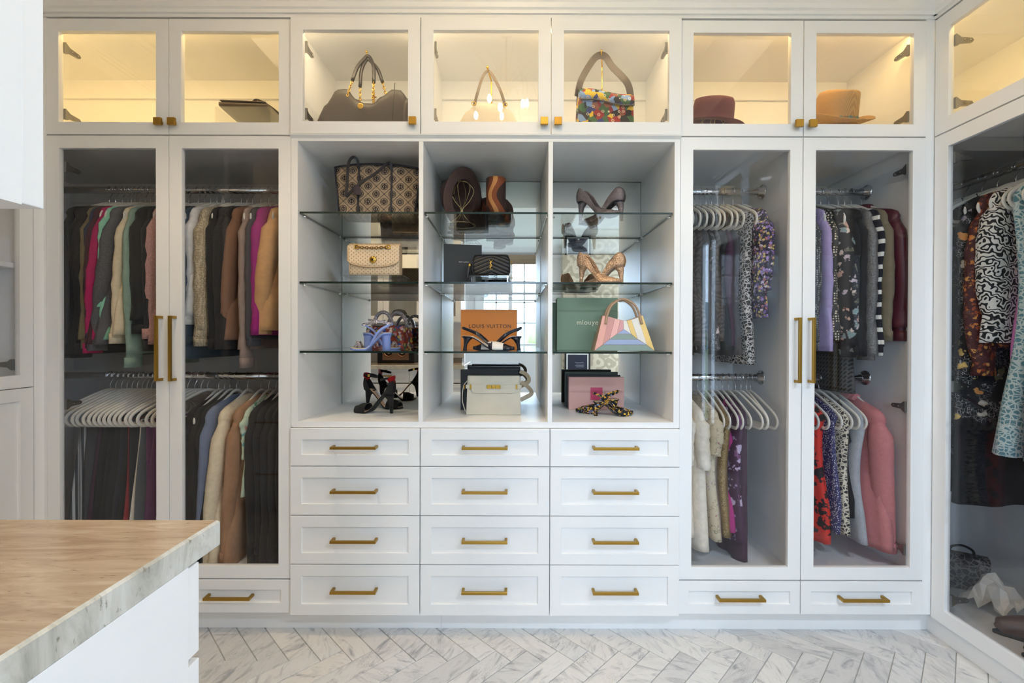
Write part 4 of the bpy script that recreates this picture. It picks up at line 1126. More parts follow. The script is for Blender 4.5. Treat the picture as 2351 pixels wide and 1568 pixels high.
def pump(label, heel, toe, z, mat, matsole, H=0.080, group=None):
    t, L = place('stiletto_pump', label, 'shoe', heel, toe, z, group)
    part('upper', mb_upper(L, H, 0, 1, [(0, 0.052), (0.08, 0.058), (0.28, 0.042), (0.5, 0.026), (0.6, 0.033), (0.8, 0.023), (0.92, 0.013), (1, 0.005)], 0.58), mat, t, solid=0.002)
    part('sole', mb_sole(L, H, 0.004, True, 0.002, 0.98), matsole, t)
    part('heel', mb_heel(L, H + 0.006), mat, t)
    return t
M['nude'] = leather('nude_leather', srgb(206, 172, 146)); M['darksole'] = plain('dark_sole', srgb(40, 36, 34), 0.5); M['redsole'] = plain('brown_sole', srgb(96, 74, 58), 0.5)
M['grey_glit'] = glitter('pewter_glitter', srgb(120, 110, 112), 900, 0.55, 0.35, 0.45); M['rose_glit'] = glitter('rose_gold_crystals', srgb(206, 166, 132), 520, 0.45, 0.3, 0.45)
z1, z2, z3, z4 = [s + 0.0005 for s in SH]
pump('pewter glitter stiletto pump with its heel on the partition side', (0.290, 2.03), (0.440, 1.885), z1, M['grey_glit'], M['darksole'])
pump('pewter glitter stiletto pump with its heel towards the outer side wall', (0.480, 1.985), (0.300, 2.085), z1, M['grey_glit'], M['darksole'])
pump('rose gold crystal stiletto pump with its heel on the partition side', (0.288, 2.00), (0.440, 1.875), z2, M['rose_glit'], M['nude'])
pump('rose gold crystal stiletto pump with its heel towards the outer side wall', (0.482, 1.985), (0.300, 2.07), z2, M['rose_glit'], M['nude'])
# black sandals with red ankle
M['suede'] = fabric('black_suede', srgb(22, 20, 21), 0.2, 90, 0.9); M['redglit'] = glitter('red_sequins', srgb(170, 20, 30), 600, 0.4, 0.35, 0.4)
def ankle_sandal(label, heel, toe, z):
    t, L = place('heeled_sandal', label, 'shoe', heel, toe, z); H = 0.082
    part('sole', mb_sole(L, H, 0.006, False), M['suede'], t); part('heel', mb_heel(L, H), M['suede'], t)
    part('insole', mb_sole(L, H, 0.0015, False, 0.006, 0.9), M['nude'], t)
    part('toe_band', mb_upper(L, H, 0.64, 0.93, [(0.6, 0.036), (0.75, 0.036), (0.95, 0.022)], 0.3, pointed=False), M['suede'], t, solid=0.003)
    hc = mb_upper(L, H, 0.0, 0.26, [(0.26 * k / 40, 0.074 * (1 - k / 40) ** 1.7 + 0.001) for k in range(41)], 0.9, pointed=False)
    part('heel_counter', hc, M['suede'], t, solid=0.003)
    zt = H + 0.062
    part('ankle_cuff', MB().strip(bez([(0.015, 0.022, zt - 0.002), (0.006, 0.018, zt + 0.002), (-0.002, 0, zt + 0.005), (0.006, -0.018, zt + 0.002), (0.015, -0.022, zt - 0.002)], 5), 0.036, 0.003, [(1, 0, 0)] * 21), M['redglit'], t)
    pts = bez([(0.004, 0.018, zt + 0.014), (0.030, 0.024, zt + 0.010), (0.055, 0.016, zt + 0.004), (0.062, 0.0, zt + 0.002), (0.055, -0.016, zt + 0.004), (0.030, -0.024, zt + 0.010), (0.004, -0.018, zt + 0.014)], 5)
    part('ankle_strap', MB().strip(pts, 0.009, 0.0022, [(p.x - 0.03, p.y, 0) for p in pts]), M['suede'], t)
    part('buckle', MB().box(0.028, 0.038, -0.028, -0.025, zt + 0.005, zt + 0.016), M['gold'], t)
    return t
ankle_sandal('black suede heeled sandal with red ankle, toe towards the outer side panel', (-0.520, 2.035), (-0.708, 2.075), z4)
ankle_sandal('black suede heeled sandal with red ankle, toe towards the ivory satchel', (-0.700, 2.205), (-0.512, 2.165), z4)
# slingbacks
def slingback(label, heel, toe, z, mats, H=0.062, cut=None, group=None):
    t, L = place('slingback_shoe', label, 'shoe', heel, toe, z, group)
    up, strapm, inner = mats
    part('sole', mb_sole(L, H), strapm, t); part('heel', mb_heel(L, H, 'kitten'), strapm, t)
    part('insole', mb_sole(L, H, 0.0015, True, 0.005, 0.92), inner, t)
    part('vamp', mb_upper(L, H, 0.52, 1.0, [(0.5, 0.014), (0.56, 0.024), (0.64, 0.031), (0.8, 0.025), (1, 0.009)], 0.62), up, t, solid=0.002)
    if cut is not None:
        part('white_inset', mb_upper(L, H, 0.60, 0.80, [(0.58, 0.031), (0.64, 0.033), (0.8, 0.027), (1, 0.011)], 0.62, 0.005, 1.09), cut, t, solid=0.0015)
    zb = H + 0.036
    pts = bez([(0.56 * L, 0.030, sole_z(0.56, H) + 0.016), (0.30 * L, 0.029, H * 0.86 + 0.022), (0.06 * L, 0.020, zb), (0.0, 0.0, zb + 0.004), (0.06 * L, -0.020, zb), (0.30 * L, -0.029, H * 0.86 + 0.022), (0.56 * L, -0.030, sole_z(0.56, H) + 0.016)], 5)
    sp = part('heel_strap', MB().strip(pts, 0.010, 0.002, [(p.x - 0.06, p.y, 0) for p in pts]), strapm, t)
    part('buckle', MB().tube([(0.30 * L, -0.031, H * 0.86 + 0.022), (0.30 * L + 0.012, -0.031, H * 0.86 + 0.020), (0.30 * L + 0.012, -0.031, H * 0.86 + 0.036), (0.30 * L, -0.031, H * 0.86 + 0.038)], 0.0012, 5, True), M['gold'], sp)
    return t
M['navyp'] = plain('navy_patent', srgb(26, 28, 40), 0.25); M['whitep'] = leather('white_leather', srgb(232, 228, 222))
slingback('navy and white slingback shoe with its heel on the black-box side', (-0.207, 1.925), (0.010, 1.90), z3, (M['navyp'], M['navyp'], M['whitep']), 0.055, M['whitep'])
slingback('navy and white slingback shoe with its heel on the green-box side', (0.040, 1.935), (-0.165, 1.965), z3, (M['navyp'], M['navyp'], M['whitep']), 0.055, M['whitep'])
M['flor_shoe'] = floral('black_bright_floral_satin', srgb(18, 20, 26), [srgb(240, 170, 40), srgb(230, 170, 130), srgb(120, 150, 200), srgb(60, 120, 70), srgb(250, 200, 70)], 95, 0.55, dist=0.006)
slingback('black slingback shoe with bright embroidered flowers, toe towards the partition', (0.478, 2.06), (0.288, 2.075), z4, (M['flor_shoe'], M['flor_shoe'], M['nude']), 0.058)
slingback('black slingback shoe with bright embroidered flowers, toe towards the outer side wall', (0.352, 1.99), (0.530, 2.02), z4, (M['flor_shoe'], M['flor_shoe'], M['nude']), 0.058)
# blue block-heel sandals
M['peri'] = leather('periwinkle_leather', srgb(132, 152, 214)); M['crystal'] = glitter('crystal_beads', srgb(170, 164, 172), 520, 0.6, 0.15, 0.6)
def block_sandal(label, heel, toe, z):
    t, L = place('block_heel_sandal', label, 'shoe', heel, toe, z); H = 0.066
    part('sole', mb_sole(L, H, 0.008, False), M['peri'], t); part('heel', mb_heel(L, H, 'block'), M['peri'], t)
    part('insole', mb_sole(L, H, 0.0015, False, 0.008, 0.92), plain('straw_insole', srgb(222, 196, 140), 0.6), t)
    for s0, s1, z0, z1_ in ((0.88, 0.74, 0.012, 0.016), (0.74, 0.86, 0.012, 0.016)):
        pts = bez([(s0 * L, -0.030, sole_z(s0, H) + z0), ((s0 + s1) / 2 * L, -0.016, 0.034), ((s0 + s1) / 2 * L, 0.016, 0.034), (s1 * L, 0.030, sole_z(s1, H) + z1_)], 5)
        part('toe_strap', MB().strip(pts, 0.013, 0.005, (0.1, 0, 1)), M['crystal'], t)
    zb = H + 0.044
    for sd in (-1, 1):
        pts = bez([(0.50 * L, sd * 0.027, sole_z(0.5, H) + 0.006), (0.30 * L, sd * 0.029, H + 0.012), (0.08 * L, sd * 0.020, zb - 0.006), (-0.004, 0, zb)], 5)
        part('ankle_strap', MB().strip(pts, 0.008, 0.003, [(0.0, sd, 0.0)] * len(pts)), M['peri'], t)
    pts = bez([(0.0, 0.014, zb), (0.05, 0.026, zb + 0.010), (0.094, 0, zb + 0.016), (0.05, -0.026, zb + 0.010), (0.0, -0.014, zb)], 6)
    part('ankle_strap', MB().strip(pts, 0.010, 0.003, [(p.x - 0.045, p.y, 0) for p in pts]), M['crystal'], t)
    return t
block_sandal('periwinkle block-heel sandal with beaded straps in front of the brocade bag', (-0.500, 1.92), (-0.665, 1.90), z3)
block_sandal('periwinkle block-heel sandal with beaded straps beside the side panel', (-0.655, 2.03), (-0.495, 2.075), z3)
# boots
def mk_patch():
    t = NT('patchwork_suede'); s = t.sep(t.co())
    u = t.math('ADD', t.math('ADD', s[1], 0.004), t.math('MULTIPLY', t.math('SINE', t.math('MULTIPLY', s[2], 44.0)), 0.013))
    col = t.ramp(t.math('ADD', t.math('MULTIPLY', u, 7.5), 0.5), [(0.0, srgb(40, 26, 22)), (0.30, srgb(128, 66, 34)), (0.46, srgb(196, 138, 82)), (0.60, srgb(104, 50, 26)), (0.74, srgb(48, 32, 28))], 'CONSTANT')
    t.bsdf(t.mix(t.math('MULTIPLY', t.noise(t.co(), 60, 3), 0.35), col, srgb(70, 38, 22)), 0.8); t.bump(t.noise(t.co(), 500, 2), 0.3); 
    return t.mat
M['patch'] = mk_patch(); M['brownboot'] = leather('brown_boot_leather', srgb(104, 74, 60))
def boot(label, loc, rz, mat, h=0.187, name='ankle_boot', L=0.17):
    t = thing(name, label, 'shoe', loc, rz)
    path = bez([(0.0, 0, h), (0.0, 0, h * 0.62), (0.006, 0, h * 0.36), (0.045, 0, 0.066), (0.10, 0, 0.046), (L, 0, 0.034), (L + 0.035, 0, 0.026)], 5)
    r = [pw([(0, 0.044), (0.25, 0.043), (0.42, 0.052), (0.56, 0.058), (0.72, 0.042), (0.9, 0.028), (1, 0.006)], k / (len(path) - 1)) for k in range(len(path))]
    part('boot_upper', MB().tube(path, r, 18, flat=1.0, up=(1, 0, 0.01)), mat, t)
    hr = [[(x, y * (0.030 + 0.006 * smooth((x - 0.06) / 0.1)) * (1 - smooth((x - L * 0.7) / (L * 0.5)) * 0.75), z) for x in (-0.038,) for y in (-1, 1) for z in (0,)]]
    so = MB(); rings = []
    for j in range(15):
        s = j / 14; x = lerp(-0.042, L + 0.04, s); w = pw([(0, 0.012), (0.08, 0.030), (0.4, 0.029), (0.68, 0.036), (0.9, 0.020), (1, 0.004)], s); z = 0.018 * (1 - smooth((s - 0.25) / 0.3))
        rings.append([(x, -w, z), (x, w, z), (x, w, z + 0.010), (x, -w, z + 0.010)])
    part('sole', so.loft(rings), M['darksole'], t)
    part('boot_heel', MB().loft([[(x, y, z) for x, y in ((-0.040, -0.018), (-0.030, -0.027), (0.030, -0.027), (0.030, 0.027), (-0.030, 0.027), (-0.040, 0.018))] for z in (0, 0.019)], smooth=False), M['darksole'], t)
    part('lining', MB().lathe([(0.040, 0), (0.002, -0.001)], 16, Matrix.Translation((0, 0, h + 0.0005))), M['darksole'], t)
    return t
boot('brown patchwork suede ankle boot standing upright on the glass shelf', (-0.072, 2.02, z1), 1.25, M['patch'])
boot('brown patchwork suede ankle boot behind the hat stand', (-0.105, 2.232, z1), 3.05, M['patch'], 0.16)

# ------------------------------------------------------------------ hats
def hat(name, label, Mx, mat, band, brim=0.055, crown=0.105, curl=0.02, hx=0.095, hy=0.080, crease=0.03, stand=None, dip=0.0):
    t = thing(name, label, 'hat', Mx.to_translation(), Mx.to_euler())
    n = 40; rings = []
    def rg(rx, ry, z, fz=None): return [(rx * math.cos(2 * PI * k / n), ry * math.sin(2 * PI * k / n), z + (fz(2 * PI * k / n) if fz else 0)) for k in range(n)]
    cf = lambda q: (lambda a: curl * q * abs(math.sin(a)) ** 2.5 - dip * q * abs(math.cos(a)) ** 3)
    for q in (1.0, 0.75, 0.5, 0.25, 0.08): rings.append(rg(hx + brim * q, hy + brim * q * 0.95, 0, cf(q * q)))
    for q in (0.0, 0.3, 0.6, 0.85): rings.append(rg(hx * (1 - 0.10 * q), hy * (1 - 0.16 * q), crown * q + 0.002))
    top = lambda f: (lambda a: -crease * f * (0.55 + 0.45 * math.cos(2 * a)) + 0.008 * math.cos(a))
    rings.append(rg(hx * 0.84, hy * 0.74, crown * 0.97, lambda a: 0.008 * math.cos(a)))
    rings.append(rg(hx * 0.70, hy * 0.55, crown * 1.02, top(0.1)))
    rings.append(rg(hx * 0.52, hy * 0.32, crown * 1.0, top(0.6)))
    rings.append(rg(hx * 0.30, hy * 0.13, crown * 0.99, top(1.0)))
    rings.append(rg(hx * 0.04, hy * 0.02, crown * 0.99, top(1.0)))
    part('hat_shell', MB().loft(rings, True, False, True), mat, t, solid=0.0035)
    if band:
        w = 0.022
        b = MB().loft([rg(hx * 1.015 * (1 - 0.10 * q / crown) + 0.002, hy * 1.015 * (1 - 0.16 * q / crown) + 0.002, q) for q in (0.004, w)], True, False, False)
        part('hat_band', b, band, t, solid=0.002)
    return t
def hat_stand(label, loc, h, r=0.062, head=0.055):
    t = thing('hat_stand', label, 'hat stand', loc)
    WIRE = M['wire']
    part('base_ring', MB().tube([(r * math.cos(2 * PI * k / 28), r * math.sin(2 * PI * k / 28), 0.002) for k in range(28)], 0.0018, 6, True), WIRE, t)
    for k in range(6):
        a = 2 * PI * k / 6 + 0.3; c, s = math.cos(a), math.sin(a)
        part('wire', MB().tube(bez([(r * c, r * s, 0.002), (0.02 * c, 0.02 * s, 0.035), (0.004 * c, 0.004 * s, h * 0.36), (head * 0.6 * c, head * 0.6 * s, h * 0.55), (head * c, head * s, h * 0.80), (head * 0.5 * c, head * 0.5 * s, h * 0.97), (0, 0, h)], 6), 0.0015, 5), WIRE, t)
    return t
felt = lambda n, c: fabric(n, c, 0.12, 40, 0.95, 600, 0.15)
hat_stand('brass wire hat stand holding the brown felt hat', (-0.228, 2.085, z1), 0.200)
ax = Vector((-0.62, 0.40, 0.50)).normalized()
def aim(loc, ax, spin=0.0):
    return Matrix.Translation(loc) @ ax.to_track_quat('Z', 'Y').to_matrix().to_4x4() @ Matrix.Rotation(spin, 4, 'Z')
hat('felt_hat', 'brown felt hat tilted on the wire stand', aim(P(1066, 456, 2.13), Vector((-0.74, 0.52, 0.24)).normalized(), 1.0), felt('brown_felt', srgb(88, 66, 60)), fabric('brown_band', srgb(60, 44, 40)), 0.050, 0.095, 0.008, 0.088, 0.078)
zu = ZU0 + 0.0185
hat_stand('brass wire hat stand under the burgundy hat', (PX(1636, 270, 2.02), 2.02, zu), 0.150)
hb = hat('felt_hat', 'burgundy felt hat with thin trimmed band in the upper cabinet', Matrix.Translation((PX(1632, 270, 2.02), 2.02, zu + 0.108)) @ Matrix.Rotation(0.20, 4, 'X') @ Matrix.Rotation(0.10, 4, 'Y') @ Matrix.Rotation(0.3, 4, 'Z'), felt('burgundy_felt', srgb(98, 40, 48)), None, 0.052, 0.105, 0.0, dip=0.01)
part('hat_cord', MB().tube([(0.0955 * math.cos(2 * PI * k / 30), 0.0805 * math.sin(2 * PI * k / 30), 0.008) for k in range(30)], 0.0022, 5, True), plain('dark_cord', srgb(60, 30, 32), 0.6), hb)
for a in (-2.1, -1.25):
    part('gold_bead', MB().box(-0.007, 0.007, -0.0025, 0.0025, 0.005, 0.010), M['gold'], hb, loc=(0.0985 * math.cos(a), 0.0835 * math.sin(a), 0.0), rot=(0, 0, a + PI / 2))
hat_stand('brass wire hat stand under the straw hat', (PX(1912, 270, 2.02), 2.02, zu), 0.160)
def mk_straw():
    t = NT('woven_straw'); v = t.co()
    w = t.math('MULTIPLY', t.wave(v, 130, 2, 3, 'BANDS', 'X'), t.wave(v, 130, 2, 3, 'BANDS', 'Z'))
    t.bsdf(t.mix(w, srgb(172, 128, 74), srgb(220, 180, 118)), 0.75); t.bump(w, 0.5, 0.003); return t.mat
hs = hat('straw_hat', 'tan straw western hat with tooled band in the upper cabinet', Matrix.Translation((PX(1912, 270, 2.02), 2.02, zu + 0.106)) @ Matrix.Rotation(0.27, 4, 'X') @ Matrix.Rotation(0.15 + PI / 2, 4, 'Z'), mk_straw(), leather('tooled_band', srgb(128, 96, 62)), 0.060, 0.135, 0.040, crease=0.040)
for a in (-3.7, -3.25, -2.8):
    part('band_concho', MB().lathe([(0.001, 0.003), (0.010, 0.002), (0.011, 0)], 12, Matrix.Translation((0.097 * math.cos(a), 0.083 * math.sin(a), 0.014)) @ Matrix.Rotation(a, 4, 'Z') @ Matrix.Rotation(PI / 2, 4, 'Y')), plain('turquoise_silver', srgb(90, 120, 116), 0.35, 0.4), hs)

# ------------------------------------------------------------------ bags, boxes, risers
def xloft(st, n=24, sq=0.45, taper=1.0, flare=1.0, zmax=None):
    """bag body: stations (x, z0, z1, half depth) along x; depth shrinks to taper at the top"""
    zm = zmax or max(s[2] for s in st); rings = []
    for x, a, c, d in st:
        r = []
        for k in range(n):
            q = 2 * PI * k / n; cs, sn = math.cos(q), math.sin(q)
            y = math.copysign(abs(cs) ** sq, cs); zq = math.copysign(abs(sn) ** sq, sn)
            z = (a + c) / 2 + (c - a) / 2 * zq; f = z / zm
            r.append((x * lerp(flare, 1.0, f), d * y * lerp(1.0, taper, f), z))
        rings.append(r)
    return MB().loft(rings)
def chain(b, pts, size=0.007, r=0.0016):
    pts = [Vector(p) for p in pts]; total = sum((c - a).length for a, c in zip(pts, pts[1:])); step = size * 1.35
    acc = 0; nxt = 0; k = 0
    for a, c in zip(pts, pts[1:]):
        seg = (c - a).length
        while nxt <= acc + seg and seg > 0:
            p = a.lerp(c, (nxt - acc) / seg); T = (c - a).normalized()
            s = T.cross(Vector((0, 1, 0)) if abs(T.y) < 0.9 else Vector((1, 0, 0))).normalized()
            if k % 2: s = T.cross(s)
            b.tube([p + T * (size * 0.9 * math.cos(2 * PI * j / 8)) + s * (size * 0.55 * math.sin(2 * PI * j / 8)) for j in range(8)], r, 4, True)
            nxt += step; k += 1
        acc += seg
    return b
def text(s, size, mat, parent, loc, rot=(PI / 2, 0, 0), ex=0.0004, sx=1.0, space=1.0, name='lettering'):
    cu = bpy.data.curves.new('lettering', 'FONT'); cu.body = s; cu.size = size; cu.extrude = ex; cu.align_x = 'CENTER'; cu.align_y = 'CENTER'; cu.space_character = space
    o = bpy.data.objects.new('tmp', cu); COL.objects.link(o)
    bpy.context.view_layer.update()
    me = bpy.data.meshes.new_from_object(o.evaluated_get(bpy.context.evaluated_depsgraph_get()))
    bpy.data.objects.remove(o)
    me.materials.clear(); me.materials.append(mat)
    q = link(name, me, parent, loc, rot); q.scale = (sx, 1, 1); return q
def box(label, w, h, d, loc, rz, mat, lid=0.03, name='gift_box', lidmat=None):
    t = thing(name, label, 'box', loc, rz)
    part('box_base', MB().box(-w / 2 + 0.0015, w / 2 - 0.0015, -d / 2 + lid, d / 2, 0.0015, h - 0.0015), mat, t, bevel=0.0008)
    part('lid', MB().box(-w / 2, w / 2, -d / 2, -d / 2 + lid, 0, h), lidmat or mat, t, bevel=0.0008)
    return t
def riser(label, w, d, h, loc):
    t = thing('acrylic_riser', label, 'display stand', loc)
    part('top_plate', MB().box(-w / 2, w / 2, -d / 2, d / 2, h - 0.005, h), M['acrylic'], t)
    for sx in (-1, 1):
        for sy in (-1, 1):
            part('leg', MB().box(sx * (w / 2 - 0.012), sx * (w / 2 - 0.026), sy * (d / 2 - 0.006), sy * (d / 2 - 0.012), 0, h - 0.005), M['acrylic'], t)
    return t
# monogram tote
def mk_mono():
    t = NT('monogram_jacquard'); s = t.sep(t.co())
    a = 0.0335
    p = t.math('DIVIDE', t.math('ADD', s[0], 0.006), a * 2); q = t.math('DIVIDE', s[2], a * 2)
    u = t.math('ADD', p, q); v = t.math('SUBTRACT', p, q)
    def fr(x): return t.math('SUBTRACT', t.math('FRACT', x), 0.5)
    fu, fv = fr(u), fr(v)
    au, av = t.math('ABSOLUTE', fu), t.math('ABSOLUTE', fv)
    du = t.math('SUBTRACT', 0.5, au); dv = t.math('SUBTRACT', 0.5, av)
    bead = t.math('ADD', t.math('MULTIPLY', t.math('ABSOLUTE', t.math('SINE', t.math('MULTIPLY', u, 25.0))), 0.018), 0.010)
    bead2 = t.math('ADD', t.math('MULTIPLY', t.math('ABSOLUTE', t.math('SINE', t.math('MULTIPLY', v, 25.0))), 0.018), 0.010)
    l1 = t.math('LESS_THAN', du, bead2); l2 = t.math('LESS_THAN', dv, bead)
    # centre of each diamond: local x, z
    lx = t.math('MULTIPLY', t.math('ADD', fu, fv), 0.5); lz = t.math('MULTIPLY', t.math('SUBTRACT', fu, fv), 0.5)
    rad = t.math('SQRT', t.math('ADD', t.math('MULTIPLY', lx, lx), t.math('MULTIPLY', lz, lz)))
    ringm = t.math('LESS_THAN', t.math('ABSOLUTE', t.math('SUBTRACT', rad, 0.215)), 0.020)
    alx, alz = t.math('ABSOLUTE', lx), t.math('ABSOLUTE', lz)
    inn = t.math('LESS_THAN', rad, 0.17)
    cross = t.math('MAXIMUM', t.math('MULTIPLY', t.math('LESS_THAN', alx, 0.035), 1.0), t.math('MULTIPLY', t.math('LESS_THAN', t.math('ABSOLUTE', t.math('SUBTRACT', alz, 0.105)), 0.03), t.math('LESS_THAN', alx, 0.085)))
    lobes = t.math('LESS_THAN', t.math('ABSOLUTE', t.math('SUBTRACT', t.math('SQRT', t.math('ADD', t.math('POWER', t.math('SUBTRACT', alx, 0.115), 2.0), t.math('POWER', t.math('SUBTRACT', alz, 0.045), 2.0))), 0.03)), 0.02)
    m = t.math('MAXIMUM', t.math('MAXIMUM', l1, l2), t.math('MAXIMUM', ringm, t.math('MULTIPLY', inn, t.math('MAXIMUM', cross, lobes))))
    t.bsdf(t.mix(m, srgb(158, 138, 114), srgb(32, 28, 36)), 0.85); t.bump(t.noise(t.co(), 900, 2), 0.3); return t.mat
M['navyl'] = leather('navy_leather', srgb(30, 30, 40))
def tote():
    z = z1; t = thing('tote_bag', 'monogram jacquard tote bag with navy straps on the top glass shelf', 'bag', (-0.572, 2.00, z), 0.06)
    w, h = 0.36, 0.215
    prof = lambda x: h + 0.018 * (1 - (2 * x / w) ** 2)
    st = [(-w / 2 + w * k / 16, 0.0, prof(-w / 2 + w * k / 16), 0.062) for k in range(17)]
    part('bag_body', xloft(st, 28, 0.28, 0.55, 0.86, h), mk_mono(), t)
    topf = [(x, -0.036, prof(x) - 0.001) for x in [-w / 2 + w * k / 16 for k in range(17)]]
    part('top_trim', MB().tube(topf, 0.0042, 6), M['navyl'], t)
    for s in (-1, 1):
        part('side_trim', MB().tube([(s * (w / 2 + 0.001), -0.032, h), (s * w / 2 * 0.93, -0.048, h * 0.5), (s * w / 2 * 0.865, -0.060, 0.006)], 0.0042, 6), M['navyl'], t)
    for x in (-0.078, 0.058):
        part('strap_tab', MB().strip([(x, -0.041, h + 0.008), (x, -0.046, h * 0.75), (x, -0.054, h * 0.42), (x, -0.064, 0.01)], 0.0075, 0.004, (0, -1, 0)), M['navyl'], t)
    part('shoulder_strap', MB().strip(bez([(-0.078, -0.046, 0.205), (-0.082, -0.058, 0.240), (-0.100, -0.064, 0.246), (-0.116, -0.066, 0.215), (-0.120, -0.070, 0.13), (-0.122, -0.074, 0.082), (-0.105, -0.076, 0.098), (-0.06, -0.074, 0.14), (0.0, -0.066, 0.185), (0.04, -0.056, 0.226), (0.054, -0.050, 0.228), (0.058, -0.046, 0.205)], 5), 0.011, 0.004, (0, -1, 0.1)), M['navyl'], t)
    part('luggage_tag', MB().prism([(-0.092, 0.088), (-0.060, 0.084), (-0.062, 0.112), (-0.072, 0.126), (-0.080, 0.126), (-0.090, 0.112)], -0.082, -0.077, 'y'), leather('plum_tag', srgb(52, 40, 52)), t, bevel=0.001)
    for x in (-0.12, 0.12):
        part('metal_foot', MB().lathe([(0.001, -0.0), (0.006, 0.0005), (0.007, 0.004)], 10, Matrix.Translation((x, 0.03, -0.0))), M['gold'], t)
tote()
# cream quilted flap bag on a riser
rh = 0.036
riser('clear acrylic riser under the cream studded flap bag', 0.255, 0.13, rh, (-0.582, 1.985, z2))
def mk_stud(name, base, dotc, sc, size=0.12):
    t = NT(name); s = t.sep(t.co((sc, sc, sc * 0.62)))
    fx = t.math('SUBTRACT', t.math('FRACT', s[0]), 0.5); row_ = t.math('FLOOR', s[0]); 
    fz = t.math('SUBTRACT', t.math('FRACT', t.math('ADD', s[2], t.math('MULTIPLY', row_, 0.5))), 0.5)
    d = t.math('SQRT', t.math('ADD', t.math('MULTIPLY', fx, fx), t.math('MULTIPLY', fz, fz)))
    t.bsdf(t.mix(t.step(d, size * 0.8, size), dotc, base), 0.5); t.bump(t.step(d, size, size * 2), 0.4, 0.002); return t.mat
def flap_bag():
    z = z2 + rh; t = thing('flap_bag', 'cream studded flap bag with gold chain on an acrylic riser', 'bag', (-0.582, 1.975, z + 0.0005), 0.0)
    w, h, d = 0.212, 0.132, 0.036; m = mk_stud('cream_studded_leather', srgb(232, 204, 168), srgb(120, 96, 76), 105, 0.16); m2 = leather('cream_trim', srgb(222, 190, 152))
    st = [(-w / 2 + w * k / 12, 0, h, d * (0.8 + 0.2 * math.sin(PI * k / 12))) for k in range(13)]
    part('bag_body', xloft(st, 24, 0.35, 0.85), m, t)
    fl = MB(); rows = []
    for j in range(11):
        q = j / 10; row_ = []
        for k in range(17):
            u = k / 16 * 2 - 1
            drop = (0.080 + 0.022 * (1 - abs(u) ** 2.6)) if abs(u) < 0.96 else 0.074
            zz = h + 0.004 - drop * q; yy = -0.010 - 0.030 * smooth(q * 4)
            row_.append((u * (w / 2 + 0.003), yy, zz))
        rows.append(row_)
    fp = part('flap', fl.loft(rows, False, False, False), m, t, solid=0.004)
    part('flap_piping', MB().tube([(x, y - 0.002, z_) for x, y, z_ in rows[-1]], 0.0022, 6), m2, fp)
    c = MB(); chain(c, [(-0.066, -0.046, h - 0.016), (0.0, -0.047, h - 0.020), (0.062, -0.046, h - 0.016)], 0.0075, 0.0018)
    part('chain_strap', c, plain('antique_brass', srgb(150, 116, 66), 0.3, 1.0), t)
    for x in (-0.068, 0.064):
        part('grommet', MB().tube([(x + 0.009 * math.cos(2 * PI * k / 14), -0.0455, h - 0.015 + 0.007 * math.sin(2 * PI * k / 14)) for k in range(14)], 0.0026, 6, True), M['gold'], t)
    lk = part('turn_lock', MB().lathe([(0.001, 0.006), (0.010, 0.005), (0.0145, 0.002), (0.0155, 0)], 18, Matrix.Translation((0, -0.044, h - 0.068)) @ Matrix.Rotation(PI / 2, 4, 'X')), M['gold'], t)
    part('turn_key', MB().box(-0.005, 0.005, -0.056, -0.050, h - 0.071, h - 0.065), plain('dark_stone', srgb(60, 24, 18), 0.2), lk)
flap_bag()
